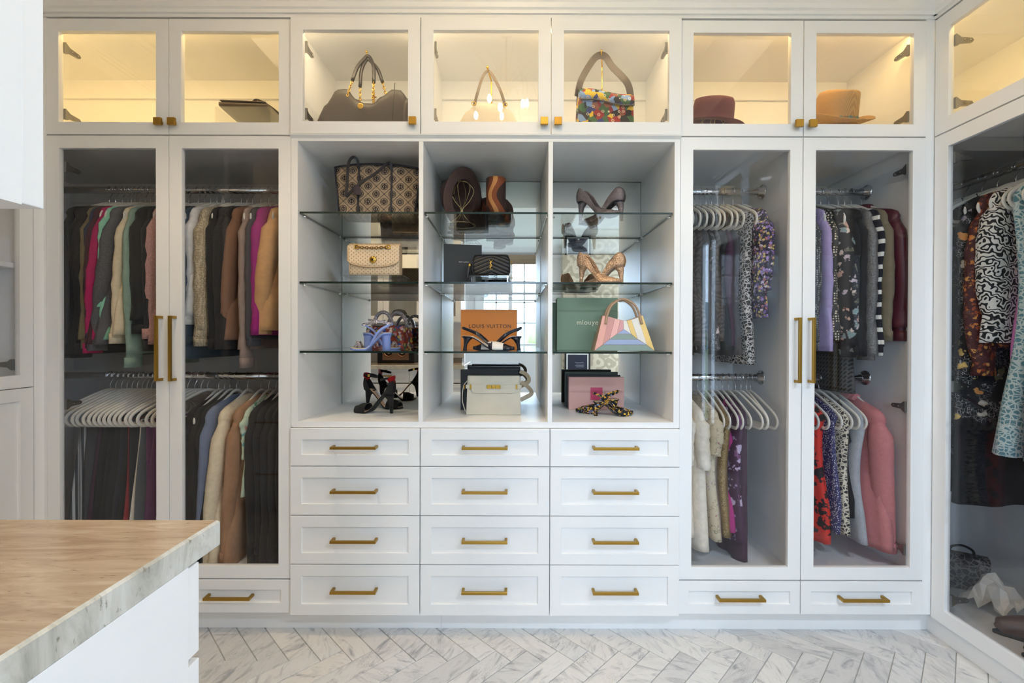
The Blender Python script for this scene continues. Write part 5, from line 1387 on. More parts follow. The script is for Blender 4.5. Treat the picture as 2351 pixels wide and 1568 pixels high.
# black boxes and camera bag
M['blackbox'] = plain('matte_black_card', srgb(22, 22, 24), 0.5)
bb = box('matte black box with small white lettering behind the quilted bag', 0.165, 0.182, 0.085, (-0.222, 2.06, z2), 0.16, M['blackbox'])
text('SAINT LAURENT', 0.0060, M['whitep'], bb, (0.004, -0.0432, 0.105))
riser('clear acrylic riser under the black quilted camera bag', 0.185, 0.10, 0.031, (-0.088, 1.945, z2))
def camera_bag():
    t = thing('camera_bag', 'black chevron quilted camera bag with gold monogram on an acrylic riser', 'bag', (-0.088, 1.94, z2 + 0.0315), 0.0)
    w, h, d = 0.160, 0.090, 0.028
    n = 18; rr = []
    for k in range(n + 1):
        u = k / n * 2 - 1; e = max(0, (abs(u) - 0.80) / 0.20)
        ins = 0.020 * (1 - math.sqrt(max(0, 1 - e * e)))
        rr.append((u * w / 2, ins, h - ins, d * (0.72 + 0.28 * (1 - u * u))))
    tn = NT('chevron_leather'); s = tn.sep(tn.co())
    f = tn.math('FRACT', tn.math('MULTIPLY', tn.math('SUBTRACT', s[2], tn.math('MULTIPLY', tn.math('ABSOLUTE', s[0]), -0.42)), 62.0))
    hgt = tn.math('SINE', tn.math('MULTIPLY', f, PI))
    tn.bsdf(srgb(26, 25, 27), 0.45); tn.bump(tn.math('POWER', hgt, 0.4), 0.9, 0.006)
    part('bag_body', xloft(rr, 26, 0.5), tn.mat, t)
    loop = [(x, -d * 0.80, z_) for x, z_ in [(q[0] * 0.97, q[2] - 0.002) for q in rr] + [(q[0] * 0.97, q[1] + 0.002) for q in reversed(rr)]]
    part('piping', MB().tube(loop, 0.0022, 6, True), leather('black_piping', srgb(20, 20, 22)), t)
    mono = MB(); y = -d - 0.0015
    def stroke(p, r=0.0011): mono.tube(bez([(a, y, b) for a, b in p], 5), r, 5)
    cz = 0.046
    stroke([(-0.0065, cz + 0.020), (-0.001, cz + 0.012), (0.0, cz + 0.004)], 0.0013); stroke([(0.0065, cz + 0.020), (0.001, cz + 0.011), (-0.002, cz + 0.002), (-0.006, cz - 0.004)], 0.0011)
    stroke([(0.005, cz + 0.010), (-0.002, cz + 0.012), (-0.004, cz + 0.007), (0.001, cz + 0.002), (0.004, cz - 0.003), (0.001, cz - 0.008), (-0.005, cz - 0.006)], 0.0013)
    stroke([(0.001, cz + 0.004), (-0.001, cz - 0.008), (-0.003, cz - 0.017), (0.001, cz - 0.0185), (0.008, cz - 0.0175)], 0.0012); stroke([(-0.007, cz - 0.009), (-0.004, cz - 0.012), (0.0, cz - 0.010)], 0.001)
    part('monogram', mono, M['gold'], t)
    tz = part('tassel', MB().tube([(-0.088, -0.012, 0.046), (-0.092, -0.013, 0.036), (-0.098, -0.014, 0.002), (-0.100, -0.014, -0.012)], [0.003, 0.006, 0.007, 0.008], 8), M['navyl'], t)
    part('tassel_cap', MB().tube([(-0.087, -0.012, 0.052), (-0.0905, -0.013, 0.040)], 0.0068, 8), M['gold'], tz)
    part('strap_chain', chain(MB(), bez([(0.076, -0.004, 0.072), (0.088, -0.006, 0.05), (0.090, -0.006, 0.02), (0.086, -0.008, -0.006)], 5), 0.005, 0.0011), M['gold'], t)
camera_bag()
# orange box
M['orange'] = plain('orange_card', srgb(206, 122, 32), 0.5)
ob = box('orange box with dark capital lettering behind the navy slingbacks', 0.25, 0.178, 0.10, (PX(1122.5, 760, 2.05), 2.10, z3), 0.0, M['orange'])
text('LOUIS VUITTON', 0.0235, plain('brown_print', srgb(52, 34, 24), 0.5), ob, (0.005, -0.0506, 0.104), sx=1.0, space=1.12)
# green boxes
M['green'] = plain('sage_card', srgb(116, 140, 118), 0.55)
gb = box('tall sage green box with cream lettering behind the pastel handbag', 0.268, 0.232, 0.09, (PX(1349, 740, 2.04), 2.09, z3), 0.0, M['green'])
text('mlouye', 0.030, plain('cream_print', srgb(228, 222, 200), 0.5), gb, (0.0, -0.0456, 0.122), space=1.1)
box('sage green box standing behind the lettered one', 0.262, 0.217, 0.08, (PX(1349, 740, 2.04) - 0.018, 2.182, z3), 0.0, M['green'])
def pastel_bag():
    t = thing('handbag', 'pastel patchwork handbag with beige handles in front of the green box', 'bag', (PX(1429, 790, 1.915), 1.925, z3), 0.0)
    S = 0.000415
    def q(x, y): return ((x - 760) * S, (750 - y) * S + 0.0015)
    D0, D1 = 0.045, 0.020
    def yy(z): return -lerp(D0, D1, z / 0.145)
    edge = leather('beige_edge', srgb(168, 138, 112))
    cols = {'p1': srgb(226, 166, 152), 'p2': srgb(206, 148, 140), 'p3': srgb(232, 176, 170), 'p4': srgb(206, 150, 152), 'w': srgb(224, 220, 212), 'y': srgb(230, 196, 116), 'b': srgb(150, 166, 204), 'g': srgb(130, 150, 140)}
    mats = {k: leather('pastel_' + k, c) for k, c in cols.items()}
    out = [(558, 398), (465, 747), (1057, 747), (952, 394), (905, 414), (838, 438), (790, 449), (760, 447), (730, 441), (675, 425), (620, 409)]
    b = MB()
    pts = [q(*p) for p in out]; n = len(pts)
    v = [(x, yy(z), z) for x, z in pts] + [(x, -yy(z), z) for x, z in pts]
    b.add(v, [tuple(range(n)), tuple(range(2 * n - 1, n - 1, -1))] + [((i + 1) % n, i, n + i, n + (i + 1) % n) for i in range(n)])
    part('bag_body', b, edge, t)
    apex = (760, 535)
    tl = [(558, 398), (620, 409), (675, 425), (730, 441), (760, 447)]; rl = [(465, 747), (548, 688), (615, 635), (692, 582), (760, 535)]
    tr_ = [(760, 447), (793, 449), (838, 438), (905, 414), (952, 394)]; rr_ = [(760, 535), (833, 583), (895, 635), (983, 688), (1057, 747)]
    pan = []
    for k, c in enumerate(('p1', 'p2', 'p3', 'p4')): pan.append(([tl[k], rl[k], rl[k + 1], tl[k + 1]], c))
    for k, c in enumerate(('w', 'y', 'w', 'y')): pan.append(([tr_[k], rr_[k], rr_[k + 1], tr_[k + 1]], c))
    for (a, c2, c) in ((4, 3, 'b'), (3, 2, 'g'), (2, 1, 'b'), (1, 0, 'g')):
        ra, rb = rl[a], rl[c2]; sa = rr_[4 - a]; sb = rr_[4 - c2]
        pan.append(([rb, sb, sa, ra] if a != 4 else [rb, sb, ra], c))
    for p, c in pan:
        cx = sum(x for x, _ in p) / len(p); cy = sum(y for _, y in p) / len(p)
        pp = [q(cx + (x - cx) * 0.985 + (1.2 if x < cx else -1.2), cy + (y - cy) * 0.985 + (1.2 if y < cy else -1.2)) for x, y in p]
        vv = [(x, yy(z) - 0.0016, z) for x, z in pp] + [(x, yy(z) + 0.001, z) for x, z in pp]; m = len(pp)
        part('leather_panel', MB().add(vv, [tuple(range(m))] + [((i + 1) % m, i, m + i, m + (i + 1) % m) for i in range(m)]), mats[c], t)
    for s, yo in ((1, -0.026), (-1, 0.024)):
        hp = bez([(-0.074 , yo - 0.004 * s, 0.112), (-0.066, yo, 0.150), (-0.045, yo, 0.192), (0.0, yo * 0.8, 0.216), (0.045, yo, 0.192), (0.066, yo, 0.150), (0.074, yo - 0.004 * s, 0.112)], 5)
        part('handle', MB().tube(hp, 0.0050, 8, up=(0, 1, 0)), leather('beige_handle', srgb(178, 146, 118)), t)
pastel_bag()
# brocade bag with crystal ring handles
def brocade():
    m = floral('red_brocade', srgb(134, 48, 34), [srgb(40, 70, 140), srgb(226, 206, 190), srgb(220, 190, 60), srgb(60, 110, 90), srgb(206, 150, 150)], 70, 0.62, dist=0.009)
    t = thing('brocade_bag', 'red floral brocade bag with round crystal handles', 'bag', (PX(893, 780, 2.10), 2.115, z3), -0.25)
    w, h = 0.185, 0.102
    part('bag_body', xloft([(-w / 2 + w * k / 10, 0, h - 0.004 * abs(k - 5) / 5, 0.045) for k in range(11)], 24, 0.3, 0.85), m, t)
    part('flap', MB().loft([[(-w / 2 * 0.98, -0.040 - 0.008 * smooth(q * 3), h + 0.003 - 0.045 * q), (w / 2 * 0.98, -0.040 - 0.008 * smooth(q * 3), h + 0.003 - 0.045 * q)] for q in (0, 0.2, 0.5, 1)], False, False, False), m, t, solid=0.004)
    for x, y in ((-0.022, -0.022), (0.028, 0.020)):
        part('crystal_handle', MB().tube([(x + 0.047 * math.cos(a), y, h - 0.006 + 0.072 * math.sin(a)) for a in [PI * k / 18 for k in range(19)]], 0.0085, 10), M['crystal'], t)
brocade()
# ivory satchel
def satchel():
    m = leather('ivory_leather', srgb(206, 198, 178), 0.4, 500)
    t = thing('satchel', 'ivory leather satchel with gold bar clasp on the niche floor', 'bag', (PX(1133, 940, 2.0), 2.035, z4), 0.0)
    w, h = 0.238, 0.168; d = 0.036
    b = MB()
    v = [(-w / 2, -d, 0), (w / 2, -d, 0), (w / 2, d, 0), (-w / 2, d, 0), (-w / 2 + 0.004, -0.014, h), (w / 2 - 0.004, -0.014, h), (w / 2 - 0.004, 0.014, h), (-w / 2 + 0.004, 0.014, h)]
    part('bag_body', b.add(v, [(3, 2, 1, 0), (4, 5, 6, 7), (0, 1, 5, 4), (1, 2, 6, 5), (2, 3, 7, 6), (3, 0, 4, 7)]), m, t, bevel=0.003)
    def fy(z): return -lerp(d, 0.014, z / h) - 0.0015
    part('flap', MB().add([(-0.092, fy(0.094) - 0.003, 0.094), (0.092, fy(0.094) - 0.003, 0.094), (0.100, fy(0.118) - 0.003, 0.118), (w / 2 - 0.006, fy(h) - 0.001, h), (-w / 2 + 0.006, fy(h) - 0.001, h), (-0.100, fy(0.118) - 0.003, 0.118)], [(0, 1, 2, 3, 4, 5)]), m, t, solid=0.003)
    part('belt', MB().strip([(-w / 2 - 0.003, -0.010, 0.122), (-w / 2 - 0.002, fy(0.122) - 0.005, 0.122), (w / 2 + 0.002, fy(0.122) - 0.005, 0.122), (w / 2 + 0.003, -0.010, 0.122)], 0.016, 0.003, [(-1, -1, 0), (-0.3, -1, 0), (0.3, -1, 0), (1, -1, 0)]), m, t)
    for x0, x1 in ((-0.030, -0.009), (-0.008, 0.008), (0.009, 0.030)):
        part('clasp_bar', MB().box(x0, x1, fy(0.122) - 0.011, fy(0.122) - 0.006, 0.114, 0.130), M['gold'], t, bevel=0.001)
    for x in (-0.100, 0.100):
        part('belt_loop', MB().box(x - 0.004, x + 0.004, fy(0.122) - 0.0085, fy(0.122) - 0.0045, 0.112, 0.132), M['brass'], t)
    m3 = leather('taupe_strap', srgb(178, 168, 148))
    part('shoulder_strap', MB().strip(bez([(w / 2, 0.004, 0.140), (w / 2 + 0.030, 0.002, 0.120), (w / 2 + 0.046, 0.0, 0.100), (w / 2 + 0.044, 0.0, 0.086), (w / 2 + 0.02, -0.002, 0.072), (w / 2 - 0.002, -0.008, 0.062)], 6), 0.019, 0.0025, (0.35, -0.75, 0.45)), m3, t)
    part('shoulder_strap', MB().strip(bez([(w / 2 - 0.004, 0.02, 0.186), (w / 2 + 0.024, 0.02, 0.172), (w / 2 + 0.036, 0.018, 0.152), (w / 2 + 0.028, 0.016, 0.135), (w / 2 - 0.002, 0.012, 0.120)], 6), 0.019, 0.0025, (0.35, -0.75, 0.45)), m3, t)
    part('side_strap', MB().strip(bez([(-w / 2 + 0.002, -0.006, 0.145), (-w / 2 - 0.014, -0.008, 0.120), (-w / 2 - 0.018, -0.012, 0.06), (-w / 2 - 0.004, -0.016, 0.012)], 6), 0.014, 0.0025, (-1, 0, 0)), m, t)
    part('strap_ring', MB().tube([(-w / 2 - 0.010, -0.012 + 0.007 * math.cos(2 * PI * k / 10), 0.118 + 0.010 * math.sin(2 * PI * k / 10)) for k in range(10)], 0.0018, 5, True), M['gold'], t)
satchel()
box('matte black box standing behind the ivory satchel', 0.268, 0.186, 0.06, (PX(1124, 890, 2.14), 2.165, z4), 0.0, M['blackbox'], 0.035)
box('black box against the mirror behind the ivory satchel', 0.248, 0.196, 0.05, (PX(1135, 890, 2.2), 2.235, z4), 0.0, M['blackbox'])
# pink box stack
M['pinkc'] = plain('pink_card', srgb(206, 160, 152), 0.55)
pb = box('pink box with magenta square label behind the floral slingbacks', 0.256, 0.152, 0.05, (PX(1369.5, 900, 2.15), 2.175, z4), 0.0, M['pinkc'])
part('label_square', MB().box(-0.028, 0.028, -0.0262, -0.0252, 0.046, 0.104), plain('magenta_label', srgb(190, 60, 96), 0.5), pb)
part('label_print', MB().box(-0.019, 0.019, -0.0267, -0.0262, 0.0725, 0.0755), plain('dark_print', srgb(120, 34, 60), 0.5), pb)
box('thin black box standing behind the pink one', 0.256, 0.158, 0.026, (PX(1363, 900, 2.2) , 2.218, z4), 0.0, M['blackbox'], 0.012)
box('thin dark green box against the mirror behind the pink one', 0.256, 0.170, 0.022, (PX(1358, 900, 2.23), 2.246, z4), 0.0, plain('dark_green_card', srgb(52, 60, 50), 0.5), 0.010)

# ------------------------------------------------------------------ bags on stands in the upper cabinets
def bag_stand(label, x, y, h, hook=0.03):
    t = thing('bag_stand', label, 'display stand', (x, y, zu))
    part('stand_base', MB().lathe([(0.075, 0.0), (0.075, 0.004), (0.07, 0.006), (0.001, 0.006)], 24), M['gold'], t)
    part('post', MB().box(-0.0045, 0.0045, -0.0045, 0.0045, 0.006, h * 0.66), M['gold'], t)
    part('thumb_screw', MB().tube([(0.004, 0, h * 0.60), (0.013, 0, h * 0.60)], 0.003, 8), M['gold'], t)
    part('hook_rod', MB().tube(bez([(0, 0, h * 0.66), (0, 0, h * 0.90), (-0.003, -0.012, h * 0.95), (-0.012, -0.045, h * 0.985), (-0.014, -0.055, h * 1.005)], 6), 0.003, 8), M['gold'], t)
    part('finial', MB().ball((-0.014, -0.056, h * 1.015), 0.006, 8), M['gold'], t)
    return t
bs_y = 2.05
bag_stand('gold bag stand holding the brown chain-handled bag', PX(858, 200, bs_y), bs_y, 0.40)
def brown_bag():
    m = leather('espresso_leather', srgb(60, 50, 45), 0.45, 260)
    X = PX(842, 270, 2.0)
    t = thing('chain_handle_bag', 'soft dark brown leather bag with chain handles in the upper cabinet', 'bag', (X, 1.985, zu), 0.0)
    w = 0.40
    prof = [(-1, 0.08), (-0.78, 0.17), (-0.58, 0.235), (-0.40, 0.238), (-0.16, 0.19), (0.0, 0.172), (0.18, 0.172), (0.36, 0.205), (0.58, 0.236), (0.76, 0.232), (0.88, 0.195), (1.0, 0.12)]
    st = []
    for k in range(33):
        u = k / 32 * 2 - 1
        st.append((u * w / 2, 0.0, pw(prof, u), 0.055 * (1 - 0.6 * max(0, abs(u) - 0.75) / 0.25) * (0.85 + 0.15 * math.cos(u * 5))))
    part('bag_body', xloft(st, 26, 0.55, 0.55, 1.12, 0.27), m, t)
    part('seam', MB().tube([(0.135, -0.040, 0.245), (0.132, -0.050, 0.17), (0.130, -0.058, 0.08)], 0.0016, 5), leather('dark_seam', srgb(40, 32, 30)), t)
    part('side_pocket', xloft([(0.155, 0, 0.13, 0.02), (0.172, 0, 0.19, 0.036), (0.188, 0, 0.196, 0.04), (0.200, 0, 0.15, 0.03)], 18, 0.6), m, t)
    part('medallion', MB().lathe([(0.001, 0.003), (0.007, 0.0025), (0.009, 0.003), (0.012, 0.002), (0.0125, 0)], 18, Matrix.Translation((-0.004, -0.056, 0.140)) @ Matrix.Rotation(PI / 2, 4, 'X')), M['gold'], t)
    hk = Vector((PX(858, 200, bs_y) - X - 0.012, bs_y - 0.045 - 1.985, 0.395))
    for (xa, xb, y0) in ((-0.082, 0.072, -0.045), (-0.036, 0.112, 0.0)):
        if y0 < 0: a, c = Vector((-0.060, -0.048, 0.190)), Vector((0.045, -0.048, 0.178))
        else: a, c = Vector((-0.024, 0.0, 0.175)), Vector((0.090, 0.0, 0.205))
        a1 = a.lerp(hk, 0.36) + Vector((-0.012, 0, 0)); c1 = c.lerp(hk, 0.36) + Vector((0.012, 0, 0))
        tip = hk + Vector((0, 0.004 if y0 == 0 else -0.004, -0.004 if y0 < 0 else -0.012))
        hd = part('handle', MB().tube(bez([a1, a1.lerp(tip, 0.55) + Vector((-0.014, 0, 0)), tip + Vector((-0.014, 0, -0.012)), tip, tip + Vector((0.014, 0, -0.012)), c1.lerp(tip, 0.55) + Vector((0.014, 0, 0)), c1], 5), 0.0075, 8), leather('dark_handle', srgb(44, 40, 42)), t)
        part('chain', chain(MB(), [a, a1], 0.0085, 0.0020), M['gold'], hd); part('chain', chain(MB(), [c, c1], 0.0085, 0.0020), M['gold'], hd)
brown_bag()
bag_stand('gold bag stand holding the cream shoulder bag', PX(1128, 220, bs_y), bs_y, 0.335)
def cream_bag():
    m = leather('cream_leather', srgb(226, 212, 190), 0.4)
    X = PX(1122, 270, 2.0)
    t = thing('shoulder_bag', 'cream leather shoulder bag with thin dark strap in the upper cabinet', 'bag', (X, 1.99, zu), 0.0)
    w = 0.26; prof = [(-1, 0.09), (-0.7, 0.145), (-0.35, 0.185), (0, 0.18), (0.35, 0.175), (0.7, 0.15), (1, 0.09)]
    part('bag_body', xloft([(u * w / 2, 0, pw(prof, u), 0.045 * (1 - 0.4 * abs(u) ** 3)) for u in [k / 20 * 2 - 1 for k in range(21)]], 24, 0.55, 0.5, 1.05, 0.19), m, t)
    hk = Vector((PX(1128, 220, bs_y) - X - 0.012, bs_y - 0.045 - 1.99, 0.333))
    part('strap', MB().strip(bez([(-0.060, -0.02, 0.165), (-0.045, -0.01, 0.23), hk + Vector((-0.022, 0, -0.025)), hk + Vector((0, 0, -0.002)), hk + Vector((0.022, 0, -0.025)), (0.052, -0.01, 0.23), (0.072, -0.02, 0.16)], 5), 0.012, 0.003, (0, -1, 0.2)), leather('grey_strap', srgb(112, 98, 88)), t)
    for x, z in ((-0.062, 0.168), (0.072, 0.163)):
        part('strap_ring', MB().tube([(x + 0.008 * math.cos(2 * PI * k / 12), -0.03, z + 0.008 * math.sin(2 * PI * k / 12)) for k in range(12)], 0.002, 5, True), M['gold'], t)
cream_bag()
bag_stand('gold bag stand holding the embroidered shoulder bag', PX(1382, 200, bs_y), bs_y, 0.405)
def patch_bag():
    t0 = NT('embroidered_patchwork'); v0 = t0.co()
    nz = t0.n('TexNoise', {'Vector': v0, 'Scale': 30, 'Detail': 2}).outputs['Color']
    v = t0.n('VectorMath', {0: v0, 1: t0.n('VectorMath', {0: nz, 3: 0.03}, operation='SCALE').outputs[0]}, operation='ADD').outputs[0]
    big = t0.n('TexVoronoi', {'Vector': v, 'Scale': 38}); pal = t0.ramp(t0.sep(big.outputs['Color'])[0], [(0, srgb(34, 30, 32)), (0.2, srgb(150, 30, 34)), (0.34, srgb(216, 176, 40)), (0.5, srgb(60, 98, 60)), (0.64, srgb(128, 156, 200)), (0.78, srgb(44, 56, 120)), (0.9, srgb(150, 84, 60))], 'CONSTANT')
    sm = t0.n('TexVoronoi', {'Vector': v0, 'Scale': 46, 'Randomness': 0.6}); d = sm.outputs['Distance']
    rg_ = t0.math('MULTIPLY', t0.math('GREATER_THAN', d, 0.22), t0.math('LESS_THAN', d, 0.30)); gate = t0.math('GREATER_THAN', t0.sep(sm.outputs['Color'])[0], 0.35)
    core = t0.math('LESS_THAN', d, 0.12)
    col = t0.mix(t0.math('MULTIPLY', rg_, gate), pal, srgb(232, 220, 190)); col = t0.mix(t0.math('MULTIPLY', core, gate), col, srgb(226, 170, 130))
    t0.bsdf(col, 0.8); t0.bump(t0.noise(v0, 800, 2), 0.5, 0.003)
    m = t0.mat; trim = leather('brown_edge', srgb(74, 62, 52))
    X = PX(1386, 270, 2.0)
    t = thing('embroidered_bag', 'multicoloured embroidered patchwork bag with wide brown strap in the upper cabinet', 'bag', (X, 1.985, zu), 0.06)
    w, h = 0.232, 0.235
    part('bag_body', xloft([(-w / 2 + w * k / 12, 0, h - 0.012 * k / 12 - 0.012, 0.034) for k in range(13)], 24, 0.32, 0.8, 1.04), m, t)
    rows = []
    for q in (0, 0.12, 0.3, 0.6, 1.0):
        rows.append([(-w / 2 + w * k / 12 + 0.002, -0.004 - 0.034 * smooth(q * 2.4), h - 0.014 * k / 12 + 0.002 - 0.062 * q + 0.006 * math.sin(k / 12 * 6)) for k in range(13)])
    fl = part('flap', MB().loft(rows, False, False, False), m, t, solid=0.005)
    part('flap_edge', MB().tube([(x, y - 0.002, z) for x, y, z in rows[-1]], 0.003, 6), trim, fl)
    hk = Vector((PX(1382, 200, bs_y) - X - 0.012, bs_y - 0.045 - 1.985, 0.402))
    pts = bez([(-w / 2 - 0.002, -0.004, 0.205), (-w / 2 + 0.012, -0.004, 0.27), hk + Vector((-0.052, 0, -0.05)), hk + Vector((-0.018, 0, -0.008)), hk + Vector((0.018, 0, -0.008)), hk + Vector((0.050, 0, -0.05)), (w / 2 - 0.018, -0.004, 0.27), (w / 2 + 0.0, -0.004, 0.195)], 6)
    part('strap', MB().strip(pts, 0.028, 0.004, [(p.x, 0.35, p.z - 0.22) for p in pts]), trim, t)
patch_bag()
# acrylic box with clutch, left upper cabinet
ab = thing('acrylic_box', 'clear acrylic box under the dark clutch in the upper cabinet', 'display stand', (PX(590, 260, 2.10), 2.10, zu))
bw, bh, bd = 0.24, 0.168, 0.22
for a in ((-bw / 2, -bw / 2 + 0.003, -bd / 2, bd / 2, 0, bh), (bw / 2 - 0.003, bw / 2, -bd / 2, bd / 2, 0, bh), (-bw / 2 + 0.003, bw / 2 - 0.003, bd / 2 - 0.003, bd / 2, 0, bh), (-bw / 2 + 0.003, bw / 2 - 0.003, -bd / 2, bd / 2 - 0.003, bh - 0.003, bh)):
    part('acrylic_panel', MB().box(*a), M['acrylic'], ab)
cl_ = thing('clutch_bag', 'flat dark brown clutch with wrist strap lying on the acrylic box', 'bag', (PX(590, 260, 2.10) - 0.01, 2.08, zu + bh + 0.0005), 0.08)
part('bag_body', xloft([(-0.10 + 0.2 * k / 10, 0, 0.022, 0.085) for k in range(11)], 24, 0.4), leather('clutch_leather', srgb(74, 58, 44)), cl_)
part('flap', MB().box(-0.095, 0.095, -0.088, 0.02, 0.0222, 0.0262), leather('clutch_flap', srgb(86, 66, 48)), cl_, bevel=0.002)
part('wrist_strap', MB().strip(bez([(0.02, -0.05, 0.028), (0.05, -0.07, 0.040), (0.08, -0.04, 0.036), (0.10, 0.02, 0.030), (0.09, 0.07, 0.030)], 5), 0.012, 0.003, (0, 0, 1)), leather('clutch_strap', srgb(60, 44, 34)), cl_)
part('zip_pull', MB().box(0.0, 0.02, -0.060, -0.054, 0.027, 0.031), M['gold'], cl_)

# ------------------------------------------------------------------ floor of the dress wardrobe
zf = 0.082 + 0.0185
boot('brown leather western boot on the floor of the dress wardrobe', (2.02, 1.62, zf), 2.7, M['brownboot'], 0.24, 'western_boot', 0.20)
boot('brown leather western boot beside its pair at the wardrobe door', (1.99, 1.50, zf), 2.75, M['brownboot'], 0.24, 'western_boot', 0.20)
eb = thing('embroidered_handbag', 'black handbag embroidered with silver scrolls on the dress wardrobe floor', 'bag', (1.985, 2.03, zf), -0.6)
part('bag_body', xloft([(-0.085 + 0.17 * k / 10, 0, 0.15, 0.035) for k in range(11)], 24, 0.35), lace('silver_scroll_cloth', srgb(24, 22, 24), srgb(120, 114, 110), 44, 0.08, 4), eb)
part('handle', MB().tube(bez([(-0.04, 0, 0.14), (-0.035, 0, 0.17), (0, 0, 0.185), (0.035, 0, 0.17), (0.04, 0, 0.14)], 6), 0.005, 8), M['rubber'], eb)
tp = thing('tissue_paper', 'crumpled white tissue paper on the dress wardrobe floor', 'paper', (1.975, 1.88, zf), 0.4)
rr = random.Random(5); rows = []
for j in range(9):
    rows.append([((k - 4) * 0.026 + rr.uniform(-0.01, 0.01), (j - 4) * 0.02 + rr.uniform(-0.008, 0.008), max(0.002, 0.10 * math.exp(-((k - 4) ** 2 + (j - 4) ** 2) / 9) + rr.uniform(0, 0.05))) for k in range(9)])
part('paper_sheet', MB().loft(rows, False, False, False, smooth=False), plain('tissue', srgb(222, 216, 206), 0.8), tp, solid=0.001)

# ------------------------------------------------------------------ things seen in the mirrors
ww = thing('watch_winder', 'black and walnut watch winder with two round dials on the worktop', 'watch winder', (-1.07, 0.40, 0.9455), PI)
part('case', MB().box(-0.17, 0.17, 0.012, 0.20, 0, 0.21), plain('black_lacquer', srgb(20, 20, 22), 0.2), ww, bevel=0.004)
fp_ = part('front_panel', MB().box(-0.12, 0.12, 0.0, 0.012, 0.03, 0.18), plain('walnut', srgb(112, 84, 66), 0.4), ww)
for x in (-0.062, 0.062):
    part('dial_ring', MB().tube([(x + 0.040 * math.cos(2 * PI * k / 24), -0.003, 0.105 + 0.040 * math.sin(2 * PI * k / 24)) for k in range(24)], 0.005, 6, True), plain('copper_ring', srgb(196, 150, 120), 0.25, 1.0), fp_)
    part('dial_well', MB().lathe([(0.001, 0.002), (0.038, 0.002), (0.038, 0)], 24, Matrix.Translation((x, -0.0005, 0.105)) @ Matrix.Rotation(PI / 2, 4, 'X')), M['rubber'], fp_)
    part('watch_face', MB().lathe([(0.001, 0.004), (0.017, 0.004), (0.019, 0.002)], 20, Matrix.Translation((x, -0.003, 0.105)) @ Matrix.Rotation(PI / 2, 4, 'X')), M['chrome'], fp_)
tr_ = thing('tray', 'grey leather catch-all tray at the end of the worktop', 'tray', (-0.57, 0.21, 0.9455))
part('tray_base', MB().box(-0.10, 0.10, -0.07, 0.07, 0, 0.005), leather('grey_tray', srgb(112, 108, 106)), tr_)
for a in ((-0.10, 0.10, -0.07, -0.065), (-0.10, 0.10, 0.065, 0.07), (-0.10, -0.095, -0.065, 0.065), (0.095, 0.10, -0.065, 0.065)):
    part('tray_wall', MB().box(a[0], a[1], a[2], a[3], 0.005, 0.04), leather('grey_tray_wall', srgb(112, 108, 106)), tr_)
for x, lb in ((-1.06, 'black cap on the bottom shelf of the wall cabinet'), (-0.66, 'black cap beside the worktop end in the wall cabinet')):
    c = thing('baseball_cap', lb, 'hat', (x, 0.30, 1.327 + 0.0185), 0.9)
    n = 24
    part('cap_crown', MB().loft([[(0.085 * s * math.cos(2 * PI * k / n), 0.075 * s * math.sin(2 * PI * k / n), 0.10 * z) for k in range(n)] for s, z in ((1, 0), (0.99, 0.3), (0.9, 0.65), (0.66, 0.9), (0.3, 1.0), (0.03, 1.02))], True, False, True), K['jet'], c, solid=0.003)
    part('cap_brim', MB().loft([[(0.07 + 0.075 * q * math.cos(a), 0.07 * math.sin(a) * (1 - 0.15 * q), 0.004 - 0.012 * q * abs(math.sin(a))) for a in [-PI / 2 + PI * k / 12 for k in range(13)]] for q in (0.05, 0.5, 1.0)], False, False, False), K['jet'], c, solid=0.003)
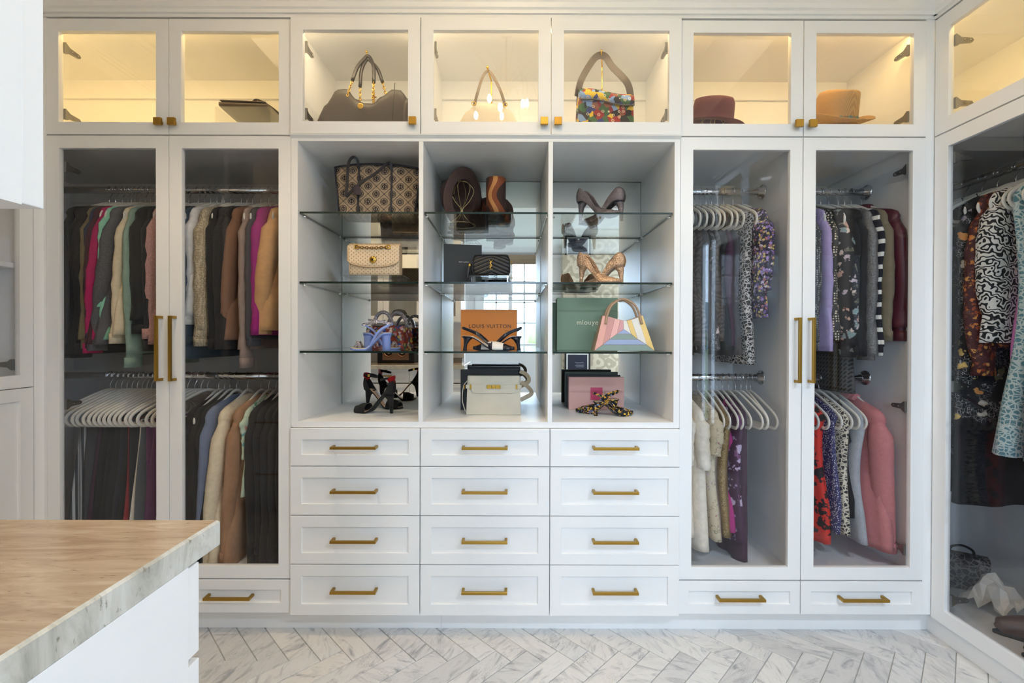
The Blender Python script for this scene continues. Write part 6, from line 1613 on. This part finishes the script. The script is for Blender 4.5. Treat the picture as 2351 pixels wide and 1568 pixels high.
# console and picture before the papered wall
cs = thing('console_cabinet', 'white panelled console standing against the papered wall', 'cabinet', (1.25, REAR + 0.72, 0.0))
part('body', MB().box(-0.43, 0.43, 0.0225, 0.40, 0.08, 0.60), M['white'], cs)
part('plinth', MB().box(-0.41, 0.41, 0.03, 0.38, 0, 0.08), M['white'], cs)
cs.rotation_euler = (0, 0, PI); 
for k in range(2):
    d = door(cs, -0.43 + 0.43 * k, 0.43 * k, 0.08, 0.60, None, 0.05); knob(d, -0.43 + 0.43 * k + (0.39 if k == 0 else 0.04), 0.45)
part('top', MB().box(-0.45, 0.45, 0.0, 0.40, 0.60, 0.625), M['stone_edge'], cs)
pf = thing('picture_frame', 'framed dark print leaning on the white console', 'picture', (1.02, REAR + 0.36, 0.626), PI)
b = MB(); ringframe(b, -0.20, 0.20, 0, 0.33, 0.028, 0, 0.02); part('frame', b, plain('black_frame', srgb(30, 28, 28), 0.4), pf)
b = MB(); ringframe(b, -0.173, 0.173, 0.027, 0.303, 0.02, 0.004, 0.008); part('mat_board', b, plain('white_mat', srgb(226, 222, 214), 0.7), pf)
part('print', MB().box(-0.154, 0.154, 0.006, 0.012, 0.046, 0.284), plain('dark_print_navy', srgb(34, 36, 52), 0.4), pf)
for k in range(4):
    part('print_line', MB().box(-0.10, 0.02 + 0.02 * (k % 2), 0.0052, 0.006, 0.09 + 0.022 * k, 0.095 + 0.022 * k), plain('print_line_ink', srgb(150, 152, 160), 0.5), pf)
# outdoors beyond the windows
leaf = NT('hedge_leaf'); lv = leaf.co(); leaf.bsdf(leaf.mix(leaf.noise(lv, 5, 4), srgb(50, 84, 40), srgb(120, 150, 80)), 0.7)
rr = random.Random(9)
struct('ground', MB().box(-30, 30, -60, REAR - 0.2, -0.6, -0.4), plain('lawn', srgb(120, 134, 96), 0.9))
for k in range(6):
    x = -6.5 + k * 2.6
    t = thing('hedge_bush', 'clipped green garden bush beyond the windows', 'bush', (x, -7.5 + rr.uniform(-0.4, 0.4), -0.4), group='garden bushes beyond the windows')
    b = MB(); n = 14
    for _ in range(9):
        c = (rr.uniform(-0.5, 0.5), rr.uniform(-0.4, 0.4), rr.uniform(0.5, 1.5)); b.ball(c, rr.uniform(0.45, 0.7), 9)
    part('foliage', b, leaf.mat, t)
    part('stem', MB().tube([(0, 0, 0), (0, 0, 0.7)], 0.06, 7), plain('bark', srgb(90, 72, 58), 0.9), t)
hm = NT('far_hill'); hm.bsdf(hm.mix(hm.noise(hm.co(), 0.4, 4), srgb(92, 116, 132), srgb(128, 146, 146)), 0.9)
rows = []
for j in range(5):
    rows.append([(-40 + 80 * k / 24, -50 - 4 * j, -0.5 + [0, 3.2, 5.4, 6.6, 7.0][j] * (0.75 + 0.25 * math.sin(k * 0.7))) for k in range(25)])
struct('hillside', MB().loft(rows, False, False, False), hm.mat)
